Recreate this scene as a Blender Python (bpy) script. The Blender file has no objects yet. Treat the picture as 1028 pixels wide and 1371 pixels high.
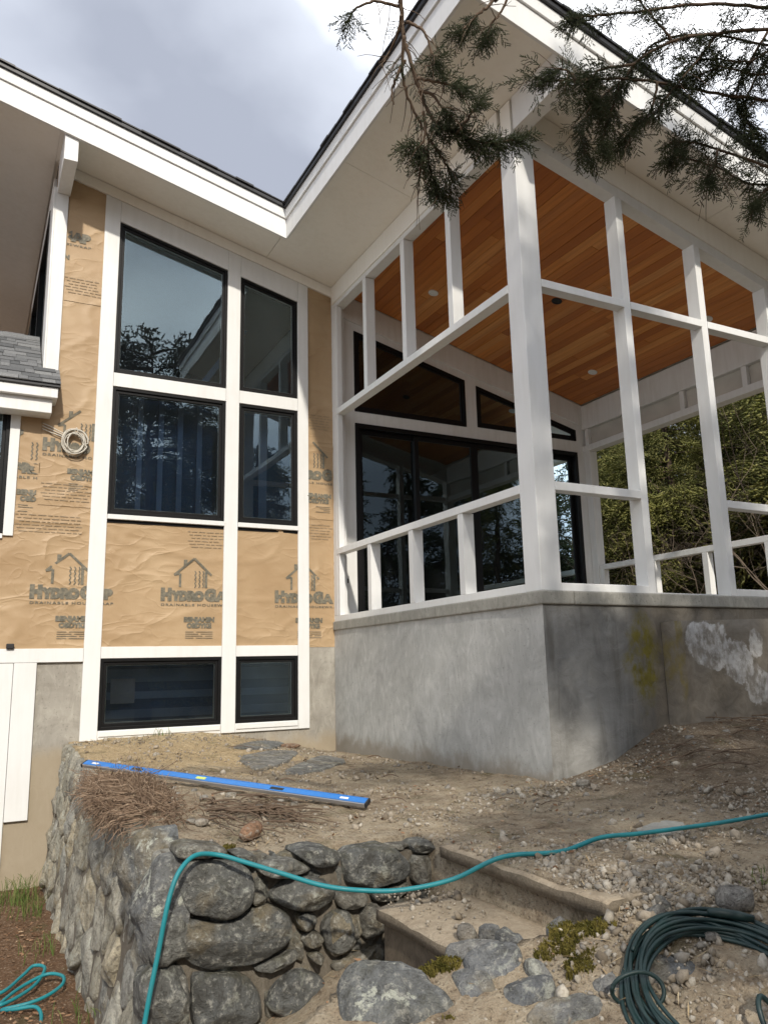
import bpy, math, random
import numpy as np
from mathutils import Vector, Matrix, noise

# ------------------------------------------------------------------ camera, sky, sun, exposure
scene = bpy.context.scene
col = scene.collection
cam_d = bpy.data.cameras.new('camera')
cam = bpy.data.objects.new('camera', cam_d); col.objects.link(cam); scene.camera = cam
cam_d.sensor_fit = 'VERTICAL'; cam_d.sensor_height = 36.0
cam_d.lens = 1053.44 / 1371 * 36.0
cam_d.clip_start = 0.05; cam_d.clip_end = 2000
R_ = Vector((0.88701144, -0.46116013, -0.02328186)); U_ = Vector((-0.06949595, -0.18317796, 0.98062029)); F_ = Vector((0.45648771, 0.86820341, 0.19452971))
CAM = Vector((-3.828, -8.6041, -0.553))
m3 = Matrix((R_, U_, -F_)).transposed()
cam.matrix_world = Matrix.Translation(CAM) @ m3.to_4x4()

SUN_TRAVEL = Vector((0.22, 1.0, -0.75)).normalized()
elev = math.asin(-SUN_TRAVEL.z); azim = math.atan2(-SUN_TRAVEL.x, -SUN_TRAVEL.y)
world = bpy.data.worlds.new('World'); scene.world = world; world.use_nodes = True
wn = world.node_tree.nodes; wl = world.node_tree.links; wn.clear()
w_out = wn.new('ShaderNodeOutputWorld'); w_bg = wn.new('ShaderNodeBackground'); w_bg.inputs['Strength'].default_value = 0.15
w_sky = wn.new('ShaderNodeTexSky'); w_sky.sky_type = 'NISHITA'; w_sky.sun_disc = False
w_sky.sun_elevation = elev; w_sky.sun_rotation = azim % (2 * math.pi); w_sky.dust_density = 2.0
w_co = wn.new('ShaderNodeTexCoord')
w_map = wn.new('ShaderNodeMapping'); w_map.inputs['Scale'].default_value = (1.0, 1.0, 1.5); w_map.inputs['Location'].default_value = (13.9, 3.04, 2.2)
wl.new(w_co.outputs['Generated'], w_map.inputs['Vector'])
w_n1 = wn.new('ShaderNodeTexNoise'); w_n1.inputs['Scale'].default_value = 2.1; w_n1.inputs['Detail'].default_value = 6; w_n1.inputs['Roughness'].default_value = 0.42; w_n1.inputs['Distortion'].default_value = 0.15
w_n2 = wn.new('ShaderNodeTexNoise'); w_n2.inputs['Scale'].default_value = 1.3; w_n2.inputs['Detail'].default_value = 5
w_map2 = wn.new('ShaderNodeMapping'); w_map2.inputs['Location'].default_value = (3.1, 1.2, 5.7)
wl.new(w_co.outputs['Generated'], w_map2.inputs['Vector'])
wl.new(w_map.outputs['Vector'], w_n1.inputs['Vector']); wl.new(w_map2.outputs['Vector'], w_n2.inputs['Vector'])
w_cr = wn.new('ShaderNodeValToRGB')                     # cloud tone: slate blue bases to bright white tops
w_cr.color_ramp.elements[0].position = 0.36; w_cr.color_ramp.elements[0].color = (0.158, 0.172, 0.208, 1)
w_cr.color_ramp.elements[1].position = 0.72; w_cr.color_ramp.elements[1].color = (1.0, 1.0, 1.0, 1)
e = w_cr.color_ramp.elements.new(0.50); e.color = (0.275, 0.294, 0.335, 1)
wl.new(w_n1.outputs['Fac'], w_cr.inputs['Fac'])
w_mul = wn.new('ShaderNodeVectorMath'); w_mul.operation = 'SCALE'; w_mul.inputs['Scale'].default_value = 10.5
wl.new(w_cr.outputs['Color'], w_mul.inputs[0])
w_cov = wn.new('ShaderNodeMapRange'); w_cov.inputs['From Min'].default_value = 0.30; w_cov.inputs['From Max'].default_value = 0.48; w_cov.inputs['To Min'].default_value = 0.55
wl.new(w_n2.outputs['Fac'], w_cov.inputs['Value'])
w_mix = wn.new('ShaderNodeMix'); w_mix.data_type = 'RGBA'
wl.new(w_cov.outputs['Result'], w_mix.inputs['Factor']); wl.new(w_sky.outputs['Color'], w_mix.inputs['A']); wl.new(w_mul.outputs['Vector'], w_mix.inputs['B'])
wl.new(w_mix.outputs['Result'], w_bg.inputs['Color']); wl.new(w_bg.outputs['Background'], w_out.inputs['Surface'])

sun_d = bpy.data.lights.new('sun', 'SUN'); sun_d.energy = 2.0; sun_d.angle = math.radians(1.6); sun_d.color = (1.0, 0.93, 0.82)
sun = bpy.data.objects.new('sun', sun_d); col.objects.link(sun); sun.location = (-3, -14, 12)
sun.rotation_euler = SUN_TRAVEL.to_track_quat('-Z', 'Y').to_euler()
vs = scene.view_settings; vs.view_transform = 'Standard'; vs.look = 'None'; vs.gamma = 1.0; vs.use_curve_mapping = False
vs.exposure = 0.93
scene.render.engine = 'CYCLES'; scene.cycles.max_bounces = 10; scene.cycles.transparent_max_bounces = 16; scene.cycles.use_denoising = True

RNG = np.random.default_rng(7); random.seed(7)

# ------------------------------------------------------------------ mesh helpers
class MB:
    def __init__(s): s.v = []; s.f = []; s.m = []; s.cm = 0
    def add(s, vs_, fs_):
        b = len(s.v); s.v += [tuple(p) for p in vs_]; s.f += [tuple(b + i for i in q) for q in fs_]; s.m += [s.cm] * len(fs_); return s
    def hexa(s, a):            # 8 corners: bottom 4 ccw, top 4 ccw
        return s.add(a, [(3, 2, 1, 0), (4, 5, 6, 7), (0, 1, 5, 4), (1, 2, 6, 5), (2, 3, 7, 6), (3, 0, 4, 7)])
    def box(s, x0, x1, y0, y1, z0, z1):
        return s.hexa([(x0, y0, z0), (x1, y0, z0), (x1, y1, z0), (x0, y1, z0), (x0, y0, z1), (x1, y0, z1), (x1, y1, z1), (x0, y1, z1)])
    def slope(s, x0, x1, y0, y1, zb, zt):   # zb, zt are functions of x
        return s.hexa([(x0, y0, zb(x0)), (x1, y0, zb(x1)), (x1, y1, zb(x1)), (x0, y1, zb(x0)), (x0, y0, zt(x0)), (x1, y0, zt(x1)), (x1, y1, zt(x1)), (x0, y1, zt(x0))])
    def prism(s, poly, a, b, f):   # poly of (u,v); f(u,v,w) -> xyz
        n = len(poly)
        P = [f(u, v, a) for u, v in poly] + [f(u, v, b) for u, v in poly]
        F = [tuple(range(n - 1, -1, -1)), tuple(range(n, 2 * n))] + [(i, (i + 1) % n, n + (i + 1) % n, n + i) for i in range(n)]
        return s.add(P, F)
    def ring(s, outer, inner, a, b, f):
        n = len(outer)
        P = [f(u, v, a) for u, v in outer] + [f(u, v, a) for u, v in inner] + [f(u, v, b) for u, v in outer] + [f(u, v, b) for u, v in inner]
        F = []
        for i in range(n):
            j = (i + 1) % n
            F += [(i, j, n + j, n + i), (2 * n + j, 2 * n + i, 3 * n + i, 3 * n + j), (j, i, 2 * n + i, 2 * n + j), (n + i, n + j, 3 * n + j, 3 * n + i)]
        return s.add(P, F)
    def tube(s, pts, r, n=8, caps=True):
        pts = [Vector(p) for p in pts]; N = len(pts)
        rr = r if hasattr(r, '__len__') else [r] * N
        P = []; F = []; up = Vector((0, 0, 1)); prev = None
        for i in range(N):
            t = (pts[min(i + 1, N - 1)] - pts[max(i - 1, 0)])
            if t.length < 1e-9: t = Vector((0, 0, 1))
            t.normalize()
            if prev is None:
                a = t.cross(up if abs(t.z) < .95 else Vector((1, 0, 0))).normalized()
            else:
                a = (prev - t * prev.dot(t))
                a = a.normalized() if a.length > 1e-6 else t.orthogonal().normalized()
            prev = a; b = t.cross(a)
            for k in range(n):
                an = 2 * math.pi * k / n
                P.append(pts[i] + (a * math.cos(an) + b * math.sin(an)) * rr[i])
        for i in range(N - 1):
            for k in range(n):
                k2 = (k + 1) % n
                F.append((i * n + k, i * n + k2, (i + 1) * n + k2, (i + 1) * n + k))
        if caps: F += [tuple(range(n - 1, -1, -1)), tuple(range((N - 1) * n, N * n))]
        return s.add(P, F)
    def mesh(s, name, mats, smooth=False):
        me = bpy.data.meshes.new(name); me.from_pydata(s.v, [], s.f)
        for m in (mats if isinstance(mats, (list, tuple)) else [mats]): me.materials.append(m)
        if any(s.m): me.polygons.foreach_set('material_index', s.m)
        if smooth: me.polygons.foreach_set('use_smooth', [True] * len(me.polygons))
        me.update(); return me
    def build(s, name, mats, parent=None, smooth=False, bevel=0.0, seg=2, loc=None):
        o = bpy.data.objects.new(name, s.mesh(name, mats, smooth)); col.objects.link(o)
        attach(o, parent, loc)
        if bevel:
            b = o.modifiers.new('bevel', 'BEVEL'); b.width = bevel; b.segments = seg; b.limit_method = 'ANGLE'; b.angle_limit = math.radians(35)
        return o

def attach(o, parent, loc=None):
    """Meshes are written in world coordinates; a child of an Empty is shifted back by the Empty's place."""
    if parent is not None:
        o.parent = parent
        base = Vector((0, 0, 0)); p = parent
        while p is not None: base += p.location; p = p.parent
        o.location = -base + (Vector(loc) if loc is not None else Vector((0, 0, 0)))
    elif loc is not None: o.location = loc

def tag(o, label=None, cat=None, group=None, kind=None):
    if label: o['label'] = label
    if cat: o['category'] = cat
    if group: o['group'] = group
    if kind: o['kind'] = kind
    return o
def thing(name, label, cat, loc, group=None):
    o = bpy.data.objects.new(name, None); o.empty_display_size = 0.2; col.objects.link(o); o.location = loc
    return tag(o, label, cat, group)
def fast(name, V, T, mat, parent=None, smooth=False, loc=None, midx=None):
    V = np.asarray(V, np.float32); T = np.asarray(T, np.int32); k = T.shape[1]
    me = bpy.data.meshes.new(name); me.vertices.add(len(V)); me.vertices.foreach_set('co', V.ravel())
    me.loops.add(T.size); me.loops.foreach_set('vertex_index', T.ravel())
    me.polygons.add(len(T)); me.polygons.foreach_set('loop_start', np.arange(len(T), dtype=np.int32) * k)
    for m in (mat if isinstance(mat, (list, tuple)) else [mat]): me.materials.append(m)
    if midx is not None: me.polygons.foreach_set('material_index', np.asarray(midx, np.int32))
    if smooth: me.polygons.foreach_set('use_smooth', np.ones(len(T), bool))
    me.update(calc_edges=True); me.validate()
    o = bpy.data.objects.new(name, me); col.objects.link(o); attach(o, parent, loc); return o
def copy_tree(o, parent=None):
    c = o.copy(); col.objects.link(c); c.parent = parent
    for ch in o.children: copy_tree(ch, c)
    return c
XZ = lambda u, v, w: (u, w, v)       # polygon in the x,z plane, extruded along y
YZ = lambda u, v, w: (w, u, v)
XY = lambda u, v, w: (u, v, w)
def inset(poly, d):
    n = len(poly); A = sum(poly[i][0] * poly[(i + 1) % n][1] - poly[(i + 1) % n][0] * poly[i][1] for i in range(n))
    sg = 1 if A > 0 else -1; L = []
    for i in range(n):
        p = Vector(poly[i]); q = Vector(poly[(i + 1) % n]); t = (q - p).normalized(); nn = Vector((-t.y, t.x)) * sg
        L.append((p + nn * d, t))
    out = []
    for i in range(n):
        p, t = L[i - 1]; q, u = L[i]
        den = t.x * u.y - t.y * u.x
        s_ = ((q.x - p.x) * u.y - (q.y - p.y) * u.x) / den
        out.append(tuple(p + t * s_))
    return out
def fbm(x, y, z=0.0, o=4):
    return noise.fractal(Vector((x, y, z)), 1.0, 2.0, o, noise_basis='PERLIN_ORIGINAL')

# ------------------------------------------------------------------ materials
class NT:
    def __init__(s, name):
        s.mat = bpy.data.materials.new(name); s.mat.use_nodes = True; s.t = s.mat.node_tree; s.n = s.t.nodes; s.n.clear()
        s.out = s.n.new('ShaderNodeOutputMaterial')
    def new(s, typ, _p=None, **kw):
        nd = s.n.new('ShaderNode' + typ)
        for k, v in (_p or {}).items(): setattr(nd, k, v)
        for k, v in kw.items():
            key = k.replace('_', ' ') if k.replace('_', ' ') in nd.inputs else k
            s.set(nd, key, v)
        return nd
    def set(s, nd, key, v):
        if isinstance(v, bpy.types.NodeSocket): s.t.links.new(v, nd.inputs[key])
        else: nd.inputs[key].default_value = v
    def pos(s): return s.new('NewGeometry').outputs['Position']
    def obj(s): return s.new('TexCoord').outputs['Object']
    def map(s, vec, scale=(1, 1, 1), loc=(0, 0, 0), rot=(0, 0, 0)):
        return s.new('Mapping', Vector=vec, Scale=scale, Location=loc, Rotation=rot).outputs[0]
    def noise(s, vec, scale, detail=4, rough=.55, dist=0.0):
        return s.new('TexNoise', Vector=vec, Scale=scale, Detail=detail, Roughness=rough, Distortion=dist).outputs['Fac']
    def ramp(s, fac, stops):
        nd = s.new('ValToRGB', Fac=fac); r = nd.color_ramp
        while len(r.elements) > 1: r.elements.remove(r.elements[-1])
        r.elements[0].position = stops[0][0]; r.elements[0].color = (*stops[0][1], 1)
        for p, c in stops[1:]:
            e_ = r.elements.new(p); e_.color = (*c, 1)
        return nd.outputs['Color']
    def rng(s, v, a, b, c=0.0, d=1.0, smooth=False):
        nd = s.new('MapRange', dict(interpolation_type='SMOOTHSTEP') if smooth else None)
        s.set(nd, 'Value', v); s.set(nd, 'From Min', a); s.set(nd, 'From Max', b); s.set(nd, 'To Min', c); s.set(nd, 'To Max', d)
        return nd.outputs['Result']
    def mix(s, f, a, b, mode='MIX'):
        nd = s.new('Mix', dict(data_type='RGBA', blend_type=mode))
        s.set(nd, 'Factor', f)
        for k, v in (('A', a), ('B', b)):
            i = [x for x in nd.inputs if x.name == k and x.type == 'RGBA'][0]
            if isinstance(v, bpy.types.NodeSocket): s.t.links.new(v, i)
            else: i.default_value = (*v, 1)
        return [x for x in nd.outputs if x.type == 'RGBA'][0]
    def math(s, op, a, b=0.0):
        nd = s.new('Math', dict(operation=op)); s.set(nd, 0, a); s.set(nd, 1, b); return nd.outputs[0]
    def bump(s, h, strength=.4, dist=.01, normal=None):
        nd = s.new('Bump', Height=h, Strength=strength, Distance=dist)
        if normal is not None: s.set(nd, 'Normal', normal)
        return nd.outputs['Normal']
    def bsdf(s, color, rough=.7, normal=None, spec=.5, **kw):
        nd = s.new('BsdfPrincipled')
        s.set(nd, 'Base Color', (*color, 1) if isinstance(color, tuple) else color); s.set(nd, 'Roughness', rough); s.set(nd, 'Specular IOR Level', spec)
        if normal is not None: s.set(nd, 'Normal', normal)
        for k, v in kw.items(): s.set(nd, k.replace('_', ' '), v)
        s.t.links.new(nd.outputs[0], s.out.inputs['Surface']); return nd
    def random(s): return s.new('ObjectInfo').outputs['Random']
    def island(s): return s.new('NewGeometry').outputs['Random Per Island']

def m_white(name, c=(.73, .735, .725), dirt=.12):
    n = NT(name); p = n.pos()
    a = n.noise(p, 2.3, 4); b = n.noise(n.map(p, (9, 9, 1.2)), 2.0, 3)
    f = n.rng(n.math('MULTIPLY', a, b), .18, .42, 0, dirt * 1.8)
    cc = n.mix(f, c, (c[0] * .72, c[1] * .70, c[2] * .64))
    gb = n.bump(n.noise(n.map(p, (30, 30, 3)), 2.0, 4), .10, .004)
    n.bsdf(cc, n.rng(b, .3, .7, .40, .68), n.bump(n.noise(p, 1.3, 2), .10, .02, gb), .35); return n.mat
M = {}
M['white'] = m_white('white_paint')
M['white_old'] = m_white('white_trim_paint', (.74, .745, .73), .2)
M['soffit'] = m_white('soffit_paint', (.86, .84, .78), .10)
n = NT('black_frame'); p = n.pos(); n.bsdf(n.mix(n.noise(p, 3, 3), (.005, .005, .006), (.010, .010, .010)), n.rng(n.noise(p, 25, 3), .3, .7, .38, .5), spec=.2); M['black'] = n.mat
n = NT('spacer'); n.bsdf((.55, .53, .47), .6); M['spacer'] = n.mat
n = NT('dark_metal'); n.bsdf((.03, .03, .032), .45, Metallic=.3); M['drip'] = n.mat

def m_glass(name, tint=(.93, .96, .97), ior=1.55, amt=1.0, rough=0.004, dust=.01):
    n = NT(name); p = n.pos()
    fr = n.new('Fresnel', IOR=ior)
    nb = n.bump(n.noise(p, 1.3, 2), .03, .06)
    n.set(fr, 'Normal', nb)
    g = n.new('BsdfGlossy', Roughness=rough, Color=(.76, .94, 1.0, 1), Normal=nb)     # low-emissivity coating: cool mirror tone
    t = n.new('BsdfTransparent', Color=(*tint, 1))
    mx = n.new('MixShader'); n.set(mx, 'Fac', n.math('MULTIPLY', fr.outputs[0], amt)); n.set(mx, 1, t.outputs[0]); n.set(mx, 2, g.outputs[0])
    df = n.new('BsdfDiffuse', Color=(.55, .62, .68, 1)); m2 = n.new('MixShader'); n.set(m2, 'Fac', n.rng(n.noise(n.map(p, (1, 1, .5)), 2.2, 5), .35, .75, .003, dust)); n.set(m2, 1, mx.outputs[0]); n.set(m2, 2, df.outputs[0])
    n.t.links.new(m2.outputs[0], n.out.inputs['Surface']); return n.mat
M['glass'] = m_glass('window_glass', (.88, .92, .95), 1.66, dust=.010)
M['glass_door'] = m_glass('door_glass', (.5, .52, .51), 1.5)

# brown printed house wrap
n = NT('housewrap'); p = n.pos()
base = n.mix(n.rng(n.noise(p, 1.3, 5), .35, .68), (.36, .245, .135), (.445, .32, .19))
base = n.mix(n.rng(n.noise(n.map(p, (1, 1, 7)), 2.0, 4), .45, .8, 0, .35), base, (.36, .235, .12))
def crease(sc, rot, ex):
    nz_ = n.noise(n.map(p, (1, 1, 1.9), (sc, 0, 0), (0, rot, 0)), sc, 2, .45, .7)
    return n.math('POWER', n.math('SUBTRACT', 1.0, n.math('MINIMUM', 1.0, n.math('MULTIPLY', n.math('ABSOLUTE', n.math('SUBTRACT', nz_, .5)), 7.0))), ex)
msk = n.rng(n.noise(p, .9, 2), .40, .62, .15, 1)
b0 = n.bump(n.math('MULTIPLY', crease(1.1, .5, 3.0), msk), .34, .030); b1 = n.bump(n.math('MULTIPLY', crease(2.6, -.4, 3.5), msk), .30, .014, b0)
b2 = n.bump(n.noise(p, 7, 5, .6), .16, .02, b1)
b3 = n.bump(n.noise(p, 240, 2), .18, .002, b2)
n.bsdf(base, .52, b3, .35); M['wrap'] = n.mat
n = NT('wrap_print'); p = n.pos()
n.bsdf(n.mix(n.rng(n.noise(p, 40, 3), .4, .62), (.125, .118, .092), (.20, .178, .13)), .6, n.bump(n.noise(p, 9, 4), .3, .02), .3); M['print'] = n.mat

n = NT('wrap_fine_print'); p = n.pos(); n.bsdf(n.mix(n.rng(n.noise(p, 40, 3), .4, .62), (.25, .195, .13), (.32, .24, .15)), .6, None, .3); M['print_fine'] = n.mat
# concrete
def m_conc(name, c0, c1, sc=2.2, bump=.25, dirt=None):
    n = NT(name); p = n.pos()
    a = n.noise(p, sc, 6, .6, 1.6); b = n.noise(n.map(p, (1, 1, .45)), sc * 3.1, 5, .62, 2.2); g = n.noise(p, 130, 3)
    c = n.mix(n.rng(a, .32, .68), c0, c1)
    c = n.mix(n.rng(b, .52, .72, 0, .55), c, tuple(min(1, v * 1.28) for v in c1))
    c = n.mix(n.rng(b, .46, .28, 0, .5), c, tuple(v * .72 for v in c0))
    c = n.mix(n.rng(n.noise(p, 55, 2, .4), .66, .72, 0, .5), c, tuple(v * .45 for v in c0))
    if dirt: 
        z = n.new('SeparateXYZ', Vector=p).outputs['Z']
        k = n.math('ADD', z, n.math('MULTIPLY', n.noise(p, 5, 5), .35))
        c = n.mix(n.rng(k, dirt[0], dirt[0] + dirt[1], .8, 0, True), c, dirt[2])
    nb = n.bump(b, bump * .6, .012); nb = n.bump(g, bump, .004, nb)
    n.bsdf(c, .88, nb, .3); return n.mat
M['conc_new'] = m_conc('troweled_concrete', (.36, .36, .34), (.47, .47, .45), 2.6, .3, (-1.22, .16, (.24, .21, .165)))
M['conc_cap'] = m_conc('cap_concrete', (.25, .245, .215), (.34, .33, .295), 3.2, .3)
M['conc_found'] = m_conc('foundation_concrete', (.27, .25, .215), (.37, .35, .305), 2.4, .35, (-1.22, .22, (.33, .27, .185)))
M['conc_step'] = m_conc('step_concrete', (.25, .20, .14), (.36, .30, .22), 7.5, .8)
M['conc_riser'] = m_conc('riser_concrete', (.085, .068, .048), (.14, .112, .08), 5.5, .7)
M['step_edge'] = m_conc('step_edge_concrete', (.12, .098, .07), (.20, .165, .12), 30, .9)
M['core'] = m_conc('wall_mortar', (.10, .085, .065), (.17, .15, .12), 9, .9)

# weathered side of the porch base, with lichen and a paint scab
def m_weather(name, patches):
    n = NT(name); p = n.pos(); s = n.new('SeparateXYZ', Vector=p)
    a = n.noise(p, 1.7, 6, .6, 1.2); st = n.noise(n.map(p, (5.5, 5.5, .55)), 1.5, 5, .6, .6); b = n.noise(p, 7.5, 6, .65, 1.2); g = n.noise(p, 120, 3)
    c = n.mix(n.rng(a, .35, .65), (.19, .187, .175), (.31, .307, .29))
    c = n.mix(n.rng(st, .5, .75, 0, .65), c, (.085, .075, .055))
    c = n.mix(n.rng(b, .56, .70, 0, .55), c, (.30, .295, .28))
    br = n.rng(n.math('ADD', s.outputs['X'], n.math('MULTIPLY', b, .5)), .95, 1.45, 0, .8, True)
    c = n.mix(br, c, n.mix(n.rng(b, .35, .65), (.12, .10, .074), (.20, .17, .13)))
    for (cx, cz, rx, rz, colr, lo, hi, amt) in patches:
        dx = n.math('DIVIDE', n.math('SUBTRACT', s.outputs['X'], cx), rx); dz = n.math('DIVIDE', n.math('SUBTRACT', s.outputs['Z'], cz), rz)
        d = n.math('SQRT', n.math('ADD', n.math('MULTIPLY', dx, dx), n.math('MULTIPLY', dz, dz)))
        d = n.math('ADD', d, n.math('MULTIPLY', n.math('SUBTRACT', n.noise(n.map(p, (1, 1, 1), (cx * 7, 0, cz * 5)), 4.5, 6, .62), .5), 1.5))
        f = n.math('MULTIPLY', n.rng(d, hi, lo, 0, amt, True), n.rng(n.noise(n.map(p, (1, 1, .6)), 13, 6, .7), .40, .56, .15, 1))
        c = n.mix(f, c, n.mix(n.rng(n.noise(p, 16, 4), .35, .65), colr, tuple(v * .72 for v in colr)))
    nb = n.bump(b, .5, .02); nb = n.bump(g, .3, .004, nb)
    n.bsdf(c, .9, nb, .25); return n.mat
PALE = (.52, .515, .50)
M['conc_old'] = m_weather('weathered_concrete', [(.98, -.50, .19, .42, (.20, .17, .03), .6, 1.15, .95), (.62, -.25, .1, .12, (.33, .33, .31), .6, 1.0, .7)])
M['conc_wing'] = m_weather('weathered_wing_concrete', [(1.50, -.42, .22, .22, PALE, .85, .95, .95), (1.78, -.56, .2, .2, PALE, .85, .95, .95), (1.98, -.78, .16, .2, PALE, .85, .95, .95), (2.02, -.42, .09, .14, PALE, .85, .95, .9), (1.24, -.5, .05, .4, (.20, .16, .05), .7, 1.1, .7)])

# cedar ceiling
n = NT('cedar_boards'); p = n.pos(); r = n.random()
off = n.new('CombineXYZ', X=n.math('MULTIPLY', r, 37.0), Y=n.math('MULTIPLY', r, 91.0)).outputs[0]
q = n.new('VectorMath', dict(operation='ADD')); n.set(q, 0, p); n.set(q, 1, off)
gr = n.noise(n.map(q.outputs[0], (26, .9, 26)), 1.0, 6, .6, .5); g2 = n.noise(n.map(q.outputs[0], (90, 2.5, 90)), 1.0, 4)
c = n.ramp(r, [(0, (.40, .125, .024)), (.35, (.55, .19, .038)), (.7, (.66, .265, .062)), (.9, (.74, .35, .11)), (1, (.43, .135, .028))])
c = n.mix(n.rng(gr, .35, .7, 0, .55), c, (.26, .078, .018)); c = n.mix(n.rng(g2, .5, .8, 0, .25), c, (.42, .18, .06))
n.bsdf(c, .42, n.bump(gr, .12, .004), .4); M['cedar'] = n.mat

# shingles
n = NT('asphalt_shingle'); p = n.pos(); r = n.random()
c = n.ramp(r, [(0, (.11, .115, .12)), (.4, (.17, .175, .18)), (.75, (.23, .235, .24)), (1, (.28, .285, .285))])
c = n.mix(n.rng(n.noise(p, 170, 3), .4, .62, 0, .7), c, (.07, .072, .075)); n.bsdf(c, .95, n.bump(n.noise(p, 220, 3), .6, .004), .2); M['shingle'] = n.mat
# interiors
def flat(name, c, rough=.8, **kw):
    n = NT(name); p = n.pos(); n.bsdf(n.mix(n.rng(n.noise(p, 3.0, 4), .35, .65), c, tuple(v * .82 for v in c)), rough, n.bump(n.noise(p, 50, 3), .1, .003), .3, **kw); return n.mat
M['room_blue'] = flat('room_blue', (.042, .108, .215)); M['strip_blue'] = flat('pale_blue_strip', (.21, .34, .55))
M['room_dark'] = flat('room_dark', (.045, .045, .042)); M['room_floor'] = flat('room_floor', (.10, .075, .05)); M['shelf'] = flat('shelf_blue', (.16, .25, .38))
M['panel'] = flat('bare_panel', (.60, .57, .51)); M['paper'] = flat('paper_white', (.30, .32, .35))

# stone
def m_stone(name, stops, lichen=.25, moss=0.0):
    n = NT(name); p = n.pos(); r = n.random()
    q = n.new('VectorMath', dict(operation='ADD')); n.set(q, 0, p); n.set(q, 1, n.new('CombineXYZ', X=n.math('MULTIPLY', r, 53.0), Z=n.math('MULTIPLY', r, 31.0)).outputs[0]); q = q.outputs[0]
    c = n.ramp(r, stops)
    a = n.noise(q, 7, 6, .65, .8); b = n.noise(q, 28, 6, .7); l = n.noise(q, 11, 6, .7, .4)
    c = n.mix(n.rng(a, .44, .62, 0, .85), c, n.mix(.62, c, (.05, .046, .038)))
    c = n.mix(n.rng(n.noise(q, 3.1, 5, .6, .5), .54, .66, 0, .5), c, (.30, .235, .13))
    c = n.mix(n.rng(b, .53, .66, 0, .7), c, (.44, .43, .38))
    c = n.mix(n.rng(b, .46, .33, 0, .65), c, (.05, .046, .038))
    c = n.mix(n.rng(l, .57, .66, 0, lichen * 2.2), c, (.47, .48, .41))
    if moss:
        nz = n.new('SeparateXYZ', Vector=n.new('NewGeometry').outputs['Normal']).outputs['Z']
        c = n.mix(n.math('MULTIPLY', n.rng(nz, .2, .8, 0, moss), n.rng(n.noise(q, 6, 5), .5, .6)), c, (.075, .068, .018))
    nb = n.bump(a, .9, .07); nb = n.bump(b, .95, .03, nb); nb = n.bump(n.noise(q, 120, 4), .4, .004, nb)
    n.bsdf(c, .86, nb, .35); return n.mat
M['stone'] = m_stone('field_stone', [(0, (.27, .27, .25)), (.2, (.44, .41, .33)), (.4, (.34, .335, .30)), (.55, (.52, .46, .34)), (.7, (.38, .355, .28)), (.85, (.48, .46, .39)), (1, (.52, .43, .27))], .3)
M['stone_dark'] = m_stone('dark_boulder', [(0, (.12, .124, .12)), (.5, (.165, .165, .15)), (1, (.205, .19, .155))], .22, .3)
M['stone_slate'] = m_stone('slate_flag', [(0, (.13, .14, .15)), (.5, (.19, .195, .195)), (1, (.25, .245, .23))], .3, .12)
M['stone_lichen'] = m_stone('lichen_boulder', [(0, (.17, .18, .18)), (1, (.2, .205, .2))], .8, .2)
M['stone_pale'] = m_stone('pale_rock', [(0, (.38, .34, .28)), (.4, (.30, .28, .25)), (.75, (.42, .39, .34)), (1, (.36, .27, .18))], .15)
M['terracotta'] = m_stone('clay_shard', [(0, (.30, .17, .10)), (1, (.34, .2, .12))], .1)

n = NT('pebbles'); r = n.island(); p = n.pos()
c = n.ramp(r, [(0, (.16, .13, .095)), (.25, (.26, .22, .165)), (.5, (.36, .31, .245)), (.7, (.22, .205, .18)), (.85, (.46, .42, .35)), (1, (.30, .27, .22))])
n.bsdf(n.mix(n.rng(n.noise(p, 90, 3), .4, .7, 0, .5), c, (.14, .11, .08)), .9, n.bump(n.noise(p, 150, 3), .4, .003), .3); M['pebble'] = n.mat
n = NT('litter'); r = n.island()
n.bsdf(n.ramp(r, [(0, (.10, .055, .03)), (.3, (.20, .11, .06)), (.6, (.30, .185, .11)), (.85, (.17, .10, .06)), (1, (.38, .27, .17))]), .85, spec=.25); M['litter'] = n.mat
n = NT('straw'); r = n.island()
n.bsdf(n.ramp(r, [(0, (.30, .21, .11)), (.4, (.42, .31, .17)), (.8, (.52, .42, .26)), (1, (.24, .16, .09))]), .8, spec=.25); M['straw'] = n.mat
n = NT('dead_roots'); r = n.island()
n.bsdf(n.ramp(r, [(0, (.13, .085, .055)), (.5, (.22, .15, .10)), (1, (.33, .245, .17))]), .8, spec=.3); M['roots'] = n.mat
n = NT('twig_bark'); p = n.pos(); r = n.island()
n.bsdf(n.mix(n.noise(p, 30, 4), (.07, .045, .03), (.19, .14, .10)), .9, n.bump(n.noise(p, 90, 4), .5, .004), .2); M['twig'] = n.mat
n = NT('bark'); p = n.pos()
n.bsdf(n.mix(n.rng(n.noise(n.map(p, (8, 8, 1.2)), 2.5, 5), .35, .65), (.055, .040, .03), (.16, .12, .09)), .92, n.bump(n.noise(n.map(p, (10, 10, 1.2)), 3, 5), .9, .03), .2); M['bark'] = n.mat
n = NT('grass_blade'); r = n.island()
n.bsdf(n.ramp(r, [(0, (.06, .11, .02)), (.5, (.11, .17, .035)), (1, (.20, .19, .07))]), .6, spec=.3); M['grass'] = n.mat
n = NT('moss'); p = n.pos()
n.bsdf(n.mix(n.rng(n.noise(p, 20, 5), .35, .65), (.075, .07, .014), (.19, .155, .04)), .95, n.bump(n.noise(p, 160, 4), .9, .01), .15); M['moss'] = n.mat

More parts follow.
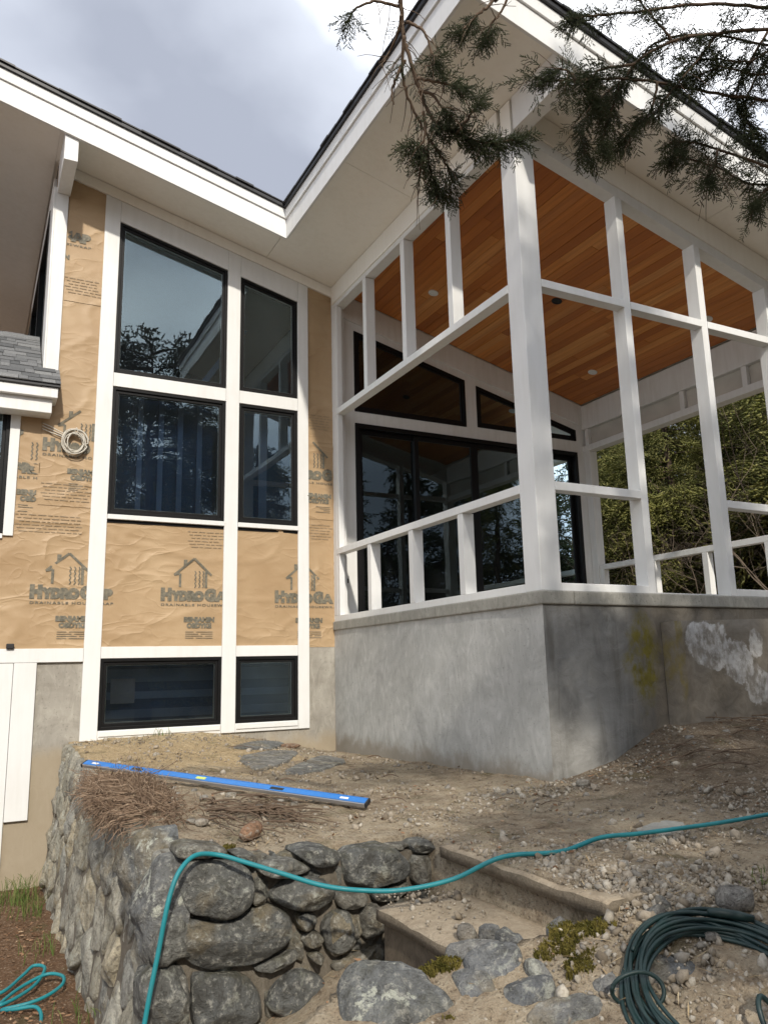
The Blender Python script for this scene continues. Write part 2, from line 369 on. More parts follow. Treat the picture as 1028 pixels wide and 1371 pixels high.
def m_leaf(name, lo, mid, hi, sc=1.4, trans=.35, brown=0.0):
    n = NT(name); p = n.pos(); r = n.island()
    a = n.noise(p, sc, 4)
    c = n.mix(n.rng(a, .35, .65), lo, mid); c = n.mix(n.rng(r, .3, 1.0, 0, .75), c, hi)
    if brown: c = n.mix(n.rng(n.noise(p, sc * 2.3, 3), .62, .72, 0, brown), c, (.15, .085, .05))
    d = n.bsdf(c, .6, None, .3)
    t = n.new('BsdfTranslucent', Color=c); mx = n.new('MixShader', Fac=trans); n.set(mx, 1, d.outputs[0]); n.set(mx, 2, t.outputs[0])
    n.t.links.new(mx.outputs[0], n.out.inputs['Surface']); return n.mat
M['needle'] = m_leaf('cedar_needles', (.045, .062, .030), (.075, .096, .046), (.12, .13, .07), 6, .38, .5)
M['hemlock'] = m_leaf('hemlock_needles', (.06, .08, .026), (.30, .31, .09), (.52, .49, .19), .8, .5)
M['pine'] = m_leaf('pine_needles', (.035, .055, .022), (.07, .095, .03), (.13, .15, .05), .9, .3)

def m_rubber(name, c, rough=.4):
    n = NT(name); p = n.pos()
    n.bsdf(n.mix(n.rng(n.noise(p, 18, 4), .45, .75, 0, .35), c, tuple(v * .6 + .03 for v in c)), n.rng(n.noise(p, 40, 3), .3, .7, rough, rough + .2), n.bump(n.noise(p, 80, 3), .1, .002), .5); return n.mat
M['teal'] = m_rubber('teal_hose', (.010, .20, .23), .45)
M['cord'] = m_rubber('dark_green_cord', (.007, .026, .026), .42)
M['white_cable'] = m_rubber('white_cable', (.55, .52, .45), .5)
M['blue_paint'] = m_rubber('blue_anodised', (.02, .17, .52), .35)
n = NT('brushed_aluminium'); p = n.pos(); n.bsdf(n.mix(n.noise(n.map(p, (2, 2, 60)), 4, 3), (.34, .34, .35), (.48, .48, .49)), .42, n.bump(n.noise(p, 90, 3), .1, .002), .5, Metallic=.7); M['alu'] = n.mat
M['black_plastic'] = m_rubber('black_plastic', (.012, .012, .013), .5)
M['vial'] = m_rubber('vial_yellow', (.55, .62, .12), .15)

# ground: dirt, sawdust by the wall with sunlight in its tone, bark mulch below the terrace
n = NT('soil'); p = n.pos(); s = n.new('SeparateXYZ', Vector=p)
a = n.noise(p, 1.5, 6, .6, .6); b = n.noise(p, 9, 6, .65); g = n.noise(p, 60, 5, .7); k = n.noise(p, 3.4, 5, .6, .5)
c = n.mix(n.rng(a, .35, .66), (.27, .205, .14), (.43, .35, .245))
c = n.mix(n.rng(b, .42, .66, 0, .65), c, (.50, .43, .32)); c = n.mix(n.rng(b, .44, .28, 0, .8), c, (.115, .085, .058))
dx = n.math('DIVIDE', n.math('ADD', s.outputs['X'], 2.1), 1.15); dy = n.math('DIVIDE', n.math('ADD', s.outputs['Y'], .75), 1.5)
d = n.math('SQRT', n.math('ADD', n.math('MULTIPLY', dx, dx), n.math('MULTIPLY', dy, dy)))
c = n.mix(n.rng(n.math('ADD', d, n.math('MULTIPLY', n.math('SUBTRACT', k, .5), 1.6)), 1.15, .75, 0, .85, True), c, n.mix(n.rng(g, .35, .65), (.44, .32, .175), (.66, .52, .32)))  # sawdust patch, its colour lightened to carry part of the terrace sunlight
c = n.mix(n.rng(n.math('ADD', s.outputs['X'], n.math('MULTIPLY', k, .8)), -.15, .95, 0, .85, True), c, n.mix(n.rng(b, .35, .65), (.12, .088, .06), (.235, .18, .125)))
c = n.mix(n.rng(s.outputs['X'], -2.97, -3.02), c, n.mix(n.rng(g, .35, .65), (.11, .060, .034), (.24, .145, .085)))
c = n.mix(n.rng(k, .58, .66, 0, .45), c, (.105, .098, .038))
c = n.mix(n.rng(g, .56, .68, 0, .75), c, (.52, .46, .36)); c = n.mix(n.rng(g, .45, .33, 0, .8), c, (.09, .068, .047))
nb = n.bump(b, .9, .06); nb = n.bump(g, 1.0, .022, nb); nb = n.bump(n.noise(p, 260, 3), .5, .004, nb)
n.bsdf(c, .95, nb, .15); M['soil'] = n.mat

# ------------------------------------------------------------------ ground
CP = [(-2.8,0,-1.20),(-1.7,-.05,-1.18),(-1.2,-.1,-1.23),(-.6,-.1,-1.36),(0,0,-1.47),(0,-1.5,-1.44),(0,-3,-1.41),(-.1,-3.95,-1.39),(.6,-3.95,-1.28),(1.1,-3.95,-1.06),(2,-4.6,-1.10),(3,-5,-1.1),(-2.9,-2,-1.28),(-2.9,-4.5,-1.40),(-2,-3,-1.36),(-1.6,-4.8,-1.45),(-1.5,-6.1,-1.45),(-.5,-5.4,-1.42),(.5,-5.5,-1.36),(-1.1,-6.3,-1.485),(0,-6.5,-1.5),(2,-7,-1.4),
      (-1.7,-6.25,-1.55),(-2.1,-6.25,-1.70),(-1.5,-6.7,-1.67),(-2.4,-6.3,-1.80),(-3,-7,-2.02),(-3.8,-8.6,-2.12),(-1,-8,-1.8),(4,-2,-.9),(6,-5,-.9),(5,0,-.8)]
_c = np.array(CP); _n = len(_c)
_phi = lambda r2: .5 * r2 * np.log(r2 + 1e-9)
_A = np.zeros((_n + 3, _n + 3)); _A[:_n, :_n] = _phi(((_c[:, None, :2] - _c[None, :, :2]) ** 2).sum(-1)) + np.eye(_n) * .02
_A[:_n, _n] = 1; _A[:_n, _n + 1:] = _c[:, :2]; _A[_n, :_n] = 1; _A[_n + 1:, :_n] = _c[:, :2].T
_w = np.linalg.solve(_A, np.r_[_c[:, 2], 0, 0, 0])
def rbf(x, y):
    x = np.clip(np.asarray(x, float), -4.2, 6); y = np.clip(np.asarray(y, float), -9, .5)
    o = _w[_n] + _w[_n + 1] * x + _w[_n + 2] * y
    for i in range(_n): o = o + _w[i] * _phi((x - _c[i, 0]) ** 2 + (y - _c[i, 1]) ** 2)
    return o
def bank(x): return np.interp(x, [-3.4, -2.6, -2.15, -1.6, -1.5], [-6.1, -5.78, -5.88, -6.16, -6.2])
def height(x, y):
    x = np.asarray(x, float); y = np.asarray(y, float)
    low = -2.5 + .055 * np.clip(-y - 2.8, 0, 7)
    up = rbf(x, y)
    h = np.where((x > -2.9) & (y > -4.66), up, low)
    well = (x > -2.9) & (y <= -4.66) & (y > bank(x))
    h = np.where(well, np.where(x > -1.60, up, np.interp(x, [-2.9, -2.5, -2.02, -1.98], [-2.36, -2.16, -1.93, -2.2])), h)
    nb = y <= bank(x)
    t = np.clip((x + 3.5) / .8, 0, 1); t = t * t * (3 - 2 * t)
    t = np.where(y < -7, np.maximum(t, np.clip((-7 - y) / 1.2, 0, 1)), t)
    h = np.where(nb, low + (up - low) * t, h)
    hill = np.clip(x - 4.6, 0, 40) * .20 + np.clip(x - 4.6, 0, 1.5) * .15
    h = h + np.where(x > 4.6, hill * np.clip((y + 14) / 8, 0, 1), 0)
    h = np.where((y > .07) & (x < 4.15), -2.8, h)
    h = np.where((x > .07) & (x < 4.12) & (y > -3.78), -2.0, h)
    return h
xs = np.unique(np.r_[-300, -150, -80, -45, -28, -18, -12, -8.5, -6.2, np.arange(-5, -4.2, .2), np.arange(-4.2, 2.6, .03), np.arange(2.6, 6, .15), np.arange(6, 26, 1.0), 32, 45, 80, 150, 300])
ys = np.unique(np.r_[-300, -150, -80, -45, -28, -20, -15, -12, np.arange(-10.5, -7.2, .2), np.arange(-7.2, .12, .03), .3, .8, np.arange(1.5, 26, 1.0), 32, 45, 80, 150, 300])
GX, GY = np.meshgrid(xs, ys); HZ = height(GX, GY)
det = np.array([noise.fractal(Vector((a * 2.2, b * 2.2, 0)), .9, 2.1, 5) * .018 + noise.noise(Vector((a * 14, b * 14, 3))) * .011 for a, b in zip(GX.ravel(), GY.ravel())]).reshape(GX.shape)
inner = (GX > -5) & (GX < 6) & (GY > -10) & (GY < .1)
HZ = HZ + np.where(inner, det, det * 2)
nx, ny = len(xs), len(ys); ii = np.arange((nx - 1) * (ny - 1)); r0 = ii // (nx - 1) * nx + ii % (nx - 1)
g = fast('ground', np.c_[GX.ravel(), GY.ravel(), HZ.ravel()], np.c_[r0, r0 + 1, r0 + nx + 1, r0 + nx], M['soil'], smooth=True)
tag(g, 'bare dirt ground with sawdust and gravel around the house', None, None, 'structure')
def gz(x, y): return float(height(x, y))

# ------------------------------------------------------------------ house
HB = Vector((0, 0, -1.4))
house = thing('house', 'house under renovation with brown housewrap, white trim and screened corner porch', 'house', HB)
S = .249
zc = lambda x: 4.262 - S * x                       # underside of the roof plane
def P(name, mb, mat, par=house, **kw): return mb.build(name, mat, par, **kw)
def board(x0, x1, y0, y1, z0, z1, name='trim_board', mat='white', par=house, bev=.004):
    return P(name, MB().box(x0, x1, y0, y1, z0, z1), M[mat], par, bevel=bev)
def sboard(x0, x1, y0, y1, zb, zt, name='trim_board', mat='white', par=house, bev=.004):
    return P(name, MB().slope(x0, x1, y0, y1, zb, zt), M[mat], par, bevel=bev)
K = lambda v: (lambda x: v)
# structural wall of the tall bay, with real window openings
wtL = lambda x: 4.522 - .252 * (x + 2.62)
wtR = lambda x: 4.158 - .249 * (x + 1.2)
Y0, Y1 = .012, .16
w = MB()
w.slope(-3.30, -2.62, Y0, Y1, K(-.28), zc)
for a, b, wt in ((-2.62, -1.357, wtL), (-1.2, -.466, wtR)):
    w.slope(a, b, Y0, Y1, K(-.28), K(1.115)); w.slope(a, b, Y0, Y1, K(2.545), K(2.70)); w.slope(a, b, Y0, Y1, wt, zc)
w.slope(-1.357, -1.2, Y0, Y1, K(-.28), zc); w.slope(-.466, -.002, Y0, Y1, K(-.28), zc)
w.box(-8, -4.7, Y0, Y1, -.28, 2.3); w.box(-4.7, -3.6, Y0, Y1, -.28, .85); w.box(-4.7, -3.6, Y0, Y1, 2.17, 2.3); w.box(-3.6, -3.30, Y0, Y1, -.28, 2.6)
P('wall', w, M['room_dark'])
f = MB()
f.box(-3.58, -2.62, .004, .3, -2.9, -.28)
for a, b in ((-2.62, -1.357), (-1.2, -.466)): f.box(a, b, .004, .3, -2.9, -1.105); f.box(a, b, .004, .3, -.39, -.28)
f.box(-1.357, -1.2, .004, .3, -2.9, -.28); f.box(-.466, .002, .004, .3, -2.9, -.28); f.box(-8, -4.6, .004, .3, -2.9, -.28); f.box(-4.6, -3.58, .004, .3, -2.9, -1.9)
P('foundation', f, M['conc_found'])
# side wall of the tall bay (faces the low roof) with its own dark window
sw = MB(); 
sw.box(-3.30, -3.2, .161, .42, 2.2, zc(-3.3) - .005); sw.box(-3.30, -3.2, .42, 3.4, 2.2, 2.95); sw.box(-3.30, -3.2, .42, 3.4, 4.72, zc(-3.3) - .005); sw.box(-3.30, -3.2, 3.4, 7, 2.2, zc(-3.3) - .005)
P('side_wall', sw, M['room_dark'])
swn = P('window', MB().ring([(.42, 2.95), (3.4, 2.95), (3.4, 4.72), (.42, 4.72)], inset([(.42, 2.95), (3.4, 2.95), (3.4, 4.72), (.42, 4.72)], .07), -3.34, -3.22, YZ), M['black'], bevel=.004)
P('pane', MB().box(-3.29, -3.284, .48, 3.34, 3.0, 4.66), M['glass'], swn)
P('mullion', MB().box(-3.335, -3.23, 1.85, 1.95, 3.02, 4.65), M['black'], swn)
P('trim_board', MB().box(-3.332, -3.30, .12, .42, 2.6, 4.95), M['white_old'], bevel=.003)
P('trim_board', MB().box(-3.332, -3.30, .42, 3.6, 4.72, 4.95), M['white_old'], bevel=.003)

# ---- housewrap sheets with creases, each a grid
def wd(x, z):          # how far the sheet stands off the wall
    r = abs(noise.noise(Vector((x * 1.1 + z * .9, z * 1.9 - x * .5, 2.0)))); r2 = abs(noise.noise(Vector((x * 3.1 - z * 1.3, z * 4.2 + x, 9.0))))
    return .004 + .009 * max(0, .10 - r) / .10 + .004 * max(0, .08 - r2) / .08 + .005 * noise.noise(Vector((x * 1.1, z * 1.1, 5)))
def wrap(x0, x1, zb, zt, name='housewrap_sheet', off=0.0):
    nxx = max(2, int((x1 - x0) / .028)); nzz = max(2, int((zt(x0) - zb) / .028)); V = []; T = []
    for i in range(nxx + 1):
        x = x0 + (x1 - x0) * i / nxx
        for j in range(nzz + 1):
            z = zb + (zt(x) - zb) * j / nzz
            V.append((x, -off - max(.001, wd(x, z)) + .004, z))
    for i in range(nxx):
        for j in range(nzz):
            a = i * (nzz + 1) + j; T.append((a, a + nzz + 1, a + nzz + 2, a + 1))
    return fast(name, V, T, M['wrap'], house, True)
wrap(-3.305, -2.74, -.3, lambda x: zc(x) - .08); wrap(-2.66, -1.32, -.3, K(1.09)); wrap(-1.24, -.43, -.3, K(1.09)); wrap(-.36, 0.0, -.295, lambda x: zc(x) - .1)
wrap(-4.8, -3.30, -.3, K(.86)); wrap(-3.54, -3.29, .85, K(2.14))
wrap(-3.3, -2.75, 1.17, K(2.46), 'housewrap_overlap', .006)         # upper course lapped over the lower
wrap(-3.17, -2.75, 3.45, K(4.8), 'housewrap_overlap', .006)
wrap(-.36, 0.0, 1.22, K(2.60), 'housewrap_overlap', .006)

# ---- print on the wrap
def text_tris(body, size, bold=0.0, sx=1.0, space=1.0):
    cu = bpy.data.curves.new('print', 'FONT'); cu.body = body; cu.size = size; cu.offset = bold; cu.space_character = space; cu.resolution_u = 3
    o = bpy.data.objects.new('print', cu); col.objects.link(o); dg = bpy.context.evaluated_depsgraph_get()
    me = o.evaluated_get(dg).to_mesh(); me.calc_loop_triangles()
    V = [(v.co.x * sx, v.co.y) for v in me.vertices]; T = [tuple(t.vertices) for t in me.loop_triangles]
    o.evaluated_get(dg).to_mesh_clear(); bpy.data.objects.remove(o); bpy.data.curves.remove(cu)
    wdt = max(v[0] for v in V) if V else 0
    return V, T, wdt
class Flat2:
    def __init__(s): s.V = []; s.T = []
    def put(s, vt, x, z, width=None, hs=1.0):
        V, T, wd_ = vt; k = 1 if width is None else width / wd_; b = len(s.V)
        s.V += [(x + a * k, z + c * hs) for a, c in V]; s.T += [tuple(b + i for i in t) for t in T]; return x + wd_ * k
    def quad(s, pts):
        b = len(s.V); s.V += pts; s.T += [(b, b + 1, b + 2), (b, b + 2, b + 3)]
    def stroke(s, pts, wdt):
        for (x0, z0), (x1, z1) in zip(pts, pts[1:]):
            L = math.hypot(x1 - x0, z1 - z0); nx_, nz_ = -(z1 - z0) / L * wdt / 2, (x1 - x0) / L * wdt / 2
            s.quad([(x0 + nx_, z0 + nz_), (x0 - nx_, z0 - nz_), (x1 - nx_, z1 - nz_), (x1 + nx_, z1 + nz_)])
tH = text_tris('H', .165, .016); tYDRO = text_tris('YDRO', .125, .015); tG = text_tris('G', .165, .016); tAP = text_tris('AP', .125, .015)
tD = text_tris('DRAINABLE HOUSEWRAP', .034, .0008, 1, 1.25); tB = text_tris('BENJAMIN', .068, .0055); tO = text_tris('OBDYKE', .068, .0055)
def logo():                                   # origin at the left end of the big word's baseline
    L = Flat2()
    x = L.put(tH, 0, 0, .115); x = L.put(tYDRO, x + .008, 0, .345); x = L.put(tG, x + .008, 0, .125); L.put(tAP, x + .008, 0, .185)
    L.put(tD, 0, -.066, .80)
    L.put(tB, .25, -.235, .335); L.put(tO, .285, -.30, .27)
    # house outline with chimney, steam and insulation marks
    L.stroke([(.135, .27), (.35, .455), (.545, .275)], .024); L.stroke([(.20, .285), (.20, .14)], .026); L.stroke([(.135, .27), (.20, .285)], .02)
    L.quad([(.235, .37), (.275, .40), (.275, .44), (.235, .44)])
    for k in range(2):
        L.stroke([(.36 + .045 * k + (.016 if j % 2 else 0), .135 + .023 * j) for j in range(9)], .011)
    L.stroke([(.45 + (.010 if j % 2 else 0), .135 + .023 * j) for j in range(9)], .013); L.stroke([(.485, .135), (.485, .33)], .03)
    for j in range(4): L.stroke([(.27, -.345 - .022 * j), (.36 + .05 * ((j * 7) % 3), -.345 - .022 * j)], .006); L.stroke([(.385 + .05 * ((j * 7) % 3), -.345 - .022 * j), (.57, -.345 - .022 * j)], .006)
    return L
LG = logo()
fine = Flat2()
for j in range(6):
    x = .02 * (j % 3)
    while x < .62:
        l = .03 + .06 * ((j * 13 + int(x * 100)) % 7) / 7; fine.stroke([(x, -.034 * j), (min(.64, x + l), -.034 * j)], .007); x += l + .014
def stamp(F, x, z, off=.0, lo=-99, hi=99, hz=99, lz=-99):
    V = [(x + a, -off - max(.001, wd(x + a, z + c)) - .0025, z + c) for a, c in F.V]
    T = [t for t in F.T if all(lo < V[i][0] < hi and lz < V[i][2] < hz for i in t)]
    return tag(fast('printed_logo' if F is LG else 'printed_lines', V, T, M['print' if F is LG else 'print_fine'], house), kind='stuff')
for k in (0, 1, 2): stamp(LG, -3.318 + 1.287 * k, .225, hi=-.005)
stamp(LG, -3.285, 1.76, .006, lo=-3.295, hi=-2.77); stamp(LG, -3.75, 1.50, 0, lo=-3.52, hi=-3.31)
stamp(LG, -3.72, 4.17, .006, lo=-3.18, hi=-2.76); stamp(LG, -.62, 1.72, .006, lo=-.35, hi=-.005)
stamp(fine, -3.28, 1.40, .006, lo=-3.29, hi=-2.77); stamp(fine, -3.5, 1.06); stamp(fine, -1.76, .98, hi=-1.33); stamp(fine, -.34, 1.15, hi=-.01); stamp(fine, -3.17, 3.72, .006, hi=-2.77); stamp(fine, -.34, 2.52, .006, hi=-.01)

# ---- white trim of the tall bay
fb = lambda x: zc(x) - .135                       # lower edge of the frieze
sboard(-3.16, -.001, -.034, .0, fb, lambda x: zc(x) - .006, 'frieze_board', 'soffit')
sboard(-2.786, -2.62, -.024, .011, K(-1.2), lambda x: fb(x) - .002); sboard(-1.357, -1.2, -.024, .011, K(-1.2), lambda x: fb(x) - .002); sboard(-.466, -.33, -.024, .011, K(-1.2), lambda x: fb(x) - .002)
for a, b, wt in ((-2.618, -1.359, wtL), (-1.198, -.468, wtR)):
    sboard(a, b, -.0225, .011, wt, lambda x: fb(x) - .003); board(a, b, -.0225, .011, 2.545, 2.70)
    board(a, b, -.045, .011, 1.062, 1.113, 'window_sill'); board(a, b, -.0225, .011, -.39, -.272); board(a, b, -.0225, .011, -1.2, -1.107); board(a + .01, b - .01, -.036, -.0226, -1.165, -1.112, 'window_sill')
    board(a, b, -.010, .011, 1.030, 1.061, 'sill_shadow_strip', 'black', bev=0)  # black strip standing in for the shadow under the middle window sills
board(-3.312, -3.18, -.026, .011, 2.60, 4.76, 'corner_board'); board(-3.332, -3.3125, -.026, .12, 2.60, 4.76, 'corner_board', 'white_old')
board(-8, -2.788, -.03, .011, -.42, -.285, 'belt_board')
board(-3.42, -3.215, -.034, .003, -1.89, -.423); board(-3.60, -3.424, -.022, .003, -2.56, -.423)
board(-3.60, -3.508, -.026, .011, .83, 2.19, 'casing'); board(-4.75, -3.603, -.026, .011, .80, .848, 'window_sill'); board(-4.75, -3.603, -.026, .011, 2.172, 2.22, 'casing')

def window(poly, f=XZ, y=(-.012, .10), fw=.058, glass='glass', name='window', spacer=True):
    i1 = inset(poly, fw * .5); i2 = inset(poly, fw)
    fr = MB().ring(poly, i1, y[0], y[1], f).build(name, M['black'], house, bevel=.004)
    MB().ring(i1, i2, y[0] + .018, y[1] - .01, f).build('sash', M['black'], fr, bevel=.003)
    if spacer: MB().ring(inset(poly, fw + .001), inset(poly, fw + .009), y[0] + .036, y[0] + .052, f).build('glazing_spacer', M['spacer'], fr)
    MB().prism(inset(poly, fw * .85), y[0] + .030, y[0] + .035, f).build('pane', M[glass], fr)
    return fr
gpx = .003
window([(-2.617, 2.703), (-1.36, 2.703), (-1.36, wtL(-1.36) - gpx), (-2.617, wtL(-2.617) - gpx)])
window([(-1.197, 2.703), (-.469, 2.703), (-.469, wtR(-.469) - gpx), (-1.197, wtR(-1.197) - gpx)])
for a, b in ((-2.617, -1.36), (-1.197, -.469)):
    window([(a, 1.118), (b, 1.118), (b, 2.542), (a, 2.542)], fw=.068); window([(a, -1.102), (b, -1.102), (b, -.393), (a, -.393)], fw=.064)
window([(-4.697, .853), (-3.603, .853), (-3.603, 2.168), (-4.697, 2.168)], fw=.07)
window([(-4.6, -1.88), (-3.603, -1.88), (-3.603, -.43), (-4.6, -.43)], fw=.05)
P('latch', MB().box(-3.50, -3.43, -.06, -.02, -.286, -.235), M['black_plastic'], bevel=.008)

# ---- rooms behind the glass
rm = MB(); rm.add([(-3.2, .17, -2.85), (-.02, .17, -2.85), (-.02, 4.2, -2.85), (-3.2, 4.2, -2.85), (-3.2, .17, 5.2), (-.02, .17, 4.3), (-.02, 4.2, 4.3), (-3.2, 4.2, 5.2)],
                  [(0, 1, 2, 3), (4, 7, 6, 5), (1, 5, 6, 2), (2, 6, 7, 3), (3, 7, 4, 0)])
P('interior_wall', rm, M['room_blue'])
P('interior_floor', MB().box(-3.18, -.04, .5, 4.15, -.30, -.05), M['room_floor'])
P('interior_wall', MB().box(-3.18, -.04, .95, 1.05, -.05, 2.62), M['room_blue'])
P('interior_film', MB().box(-2.62, -1.36, .50, .505, .9, 2.60), M['room_blue']); P('interior_film', MB().box(-1.2, -.3, .50, .505, .9, 2.60), M['room_blue'])
for xa, xb in ((-2.26, -2.202), (-2.025, -1.965), (-1.801, -1.74), (-1.572, -1.51), (-.804, -.698)): P('interior_strip', MB().box(xa, xb, .44, .46, .75, 2.62), M['strip_blue'])
for k, (za, zb_) in enumerate(((-1.02, -.93), (-.82, -.74), (-.64, -.50))): P('interior_shelf', MB().box(-3.0, -.1, .42, .46, za, zb_), M['shelf'])
P('interior_film', MB().box(-3.0, -.1, .47, .475, -1.15, -.38), M['room_blue'])
P('interior_notice', MB().box(-2.45, -2.2, .36, .364, -.86, -.60), M['paper'])
P('eave_reflection_bar', MB().hexa([(-1.75, .9, 2.6), (-1.66, .9, 2.6), (-1.66, 1.0, 2.6), (-1.75, 1.0, 2.6), (-.9, .9, 3.9), (-.81, .9, 3.9), (-.81, 1.0, 3.9), (-.9, 1.0, 3.9)]), M['strip_blue'])  # slanting pale bar standing in for the eave's reflection in the upper glass
rd = MB(); rd.add([(.02, .17, .0), (4.13, .17, .0), (4.13, 5.0, .0), (.02, 5.0, .0), (.02, .17, 4.2), (4.13, .17, 3.2), (4.13, 5.0, 3.2), (.02, 5.0, 4.2)],
                  [(0, 1, 2, 3), (4, 7, 6, 5), (1, 5, 6, 2), (2, 6, 7, 3), (3, 7, 4, 0)])
P('interior_wall', rd, M['room_dark'])
lw = MB(); lw.add([(-8, .17, -2.85), (-3.5, .17, -2.85), (-3.5, 4, -2.85), (-8, 4, -2.85), (-8, .17, 2.28), (-3.5, .17, 2.28), (-3.5, 4, 2.28), (-8, 4, 2.28)],
                  [(0, 1, 2, 3), (4, 7, 6, 5), (1, 5, 6, 2), (2, 6, 7, 3), (3, 7, 4, 0)])
P('interior_wall', lw, M['room_dark'])

# ---- porch back wall with transoms and sliding doors
t1 = lambda x: 3.745 - S * (x - .31); t2 = lambda x: 3.275 - S * (x - 2.18)
pw = MB()
pw.slope(.0, .31, .0, .16, K(-.02), zc); pw.slope(3.93, 4.2, .0, .16, K(-.02), zc)
pw.slope(.31, 2.0, .0, .16, K(2.50), K(2.65)); pw.slope(2.0, 2.18, .0, .16, K(2.50), zc); pw.slope(2.18, 3.93, .0, .16, K(2.50), K(2.67))
pw.slope(.31, 2.0, .0, .16, t1, zc); pw.slope(2.18, 3.93, .0, .16, t2, zc)
P('porch_wall', pw, M['white_old'])
sboard(.12, 4.1, -.02, -.001, lambda x: zc(x) - .34, lambda x: zc(x) - .02, 'frieze_board', 'white_old')
window([(.314, 2.653), (1.997, 2.653), (1.997, t1(1.997) - .003), (.314, t1(.314) - .003)], fw=.075, glass='glass_door', spacer=False)
window([(2.183, 2.673), (3.926, 2.673), (3.926, t2(3.926) - .003), (2.183, t2(2.183) - .003)], fw=.075, glass='glass_door', spacer=False)
dr = MB().ring([(.313, .003), (3.927, .003), (3.927, 2.497), (.313, 2.497)], inset([(.313, .003), (3.927, .003), (3.927, 2.497), (.313, 2.497)], .06), -.015, .13, XZ).build('sliding_door', M['black'], house, bevel=.004)
for k, (a, b, yy) in enumerate(((.375, 1.24, .06), (1.18, 2.12, .02), (2.11, 3.06, .02), (3.0, 3.865, .06))):
    q = [(a, .065), (b, .065), (b, 2.435), (a, 2.435)]
    MB().ring(q, inset(q, .062), yy, yy + .035, XZ).build('door_frame', M['black'], dr, bevel=.003)
    MB().prism(inset(q, .055), yy + .014, yy + .02, XZ).build('pane', M['glass_door'], dr)
MB().tube([(2.145, -.02, .95), (2.145, -.05, 1.0), (2.145, -.05, 1.2), (2.145, -.02, 1.25)], .009).build('handle', M['black'], dr, smooth=True)
ob = P('outlet', MB().box(.125, .195, -.018, -.001, .43, .545), M['white'], bevel=.004)
P('outlet_cover', MB().box(.14, .18, -.024, -.018, .46, .515), M['black_plastic'], ob)

# ---- porch slab, base walls and wing wall
D = 3.86
P('porch_floor', MB().box(.0, 4.2, -D, -.001, -.10, -.002), M['conc_cap'])
cp = MB(); cp.box(-.022, .30, -D - .022, -.001, -.106, .0); P('slab_cap', cp, M['conc_cap'], bevel=.012)
cp = MB(); cp.box(.303, 4.3, -D - .022, -3.55, -.1065, -.0005); P('slab_cap', cp, M['conc_cap'], bevel=.012)
def rough_wall(u0, u1, z0, z1, f, name, mat, amp=.006):
    nu = int((u1 - u0) / .06); nz = int((z1 - z0) / .06); V = []; T = []
    for i in range(nu + 1):
        for j in range(nz + 1):
            u = u0 + (u1 - u0) * i / nu; z = z0 + (z1 - z0) * j / nz
            e_ = min(1, min(i, nu - i) / 2, 1)
            V.append(f(u, z, amp * e_ * (noise.noise(Vector((u * 2.2, z * 2.2, 1))) + .5 * noise.noise(Vector((u * 6, z * 6, 4))))))
    for i in range(nu):
        for j in range(nz):
            a = i * (nz + 1) + j; T.append((a, a + nz + 1, a + nz + 2, a + 1))
    return fast(name, V, T, M[mat], house, True)
rough_wall(-D, 0, -1.9, -.106, lambda u, z, d: (-d + .0, -u - D, z) if False else (0 - d, u, z), 'base_wall', 'conc_new')
rough_wall(0, 4.25, -1.9, -.1065, lambda u, z, d: (u, -D - d, z), 'base_wall', 'conc_old')
bc = MB(); bc.box(.02, 4.2, -D + .03, .0, -2.3, -.108); P('base_core', bc, M['conc_old'])
wg = MB(); nW = 34; WX0, WX1 = 1.2, 3.6
V = []; T = []
for i in range(nW + 1):
    u = WX0 + (WX1 - WX0) * i / nW; yb = -4.0 - (u - WX0) * .12
    for j in range(15):
        z = -1.8 + (-.235 + (u - WX0) * .02 + 1.8) * j / 14; d_ = .014 * noise.noise(Vector((u * 2.4, 0, z * 2.4)))
        V.append((u, yb - d_ - .05 * (1 - j / 14), z))
    V.append((u, -3.87, -.235 + (u - WX0) * .02 + .004))
for i in range(nW):
    for j in range(15): a = i * 16 + j; T.append((a, a + 16, a + 17, a + 1))
b = len(V); 
for j in range(15): V.append((WX0, -3.87, V[j][2]))
for j in range(14): T.append((j, j + 1, b + j + 1, b + j))
fast('wing_wall', V, T, M['conc_wing'], house, False)

# ---- porch framing: posts, rails, mullions
P('post', MB().box(0, .2, -D, -D + .2, 0, zc(.2) - .30), M['white'], bevel=.006)
P('post', MB().box(0, .13, -.10, -.001, .066, 3.955), M['white'], bevel=.005); P('trim_board', MB().box(.002, .07, -.16, -.101, .066, 3.955), M['white'], bevel=.004)
P('bottom_plate', MB().box(.001, .14, -D + .2, -.001, .0, .065), M['white'], bevel=.004)
P('rail', MB().box(-.004, .10, -D + .2, -.10, .79, .862), M['white'], bevel=.004); P('rail', MB().box(-.004, .11, -D + .2, -.10, 2.525, 2.598), M['white'], bevel=.004)
for ya in (-.99, -1.915, -2.82):
    P('baluster', MB().box(.001, .12, ya, ya + .085, .066, .789), M['white'], bevel=.004); P('mullion', MB().box(.001, .12, ya, ya + .085, 2.599, 3.955), M['white'], bevel=.004)
P('top_plate', MB().box(.0, .13, -D + .2, -.001, 3.957, 4.10), M['white'], bevel=.004)
P('frieze_board', MB().box(-.016, .02, -D + .201, -.035, 4.015, zc(0) - .006), M['soffit'], bevel=.003)
tp = lambda x: 3.915 - S * x
for xa, xb in ((1.12, 1.20), (2.10, 2.18), (3.08, 3.16)):
    P('post', MB().slope(xa, xb, -D + .002, -D + .14, K(.0), lambda x: tp(x) - .001), M['white'], bevel=.004)
P('post', MB().slope(4.03, 4.2, -D, -D + .17, K(0), lambda x: tp(x) - .001), M['white'], bevel=.005)
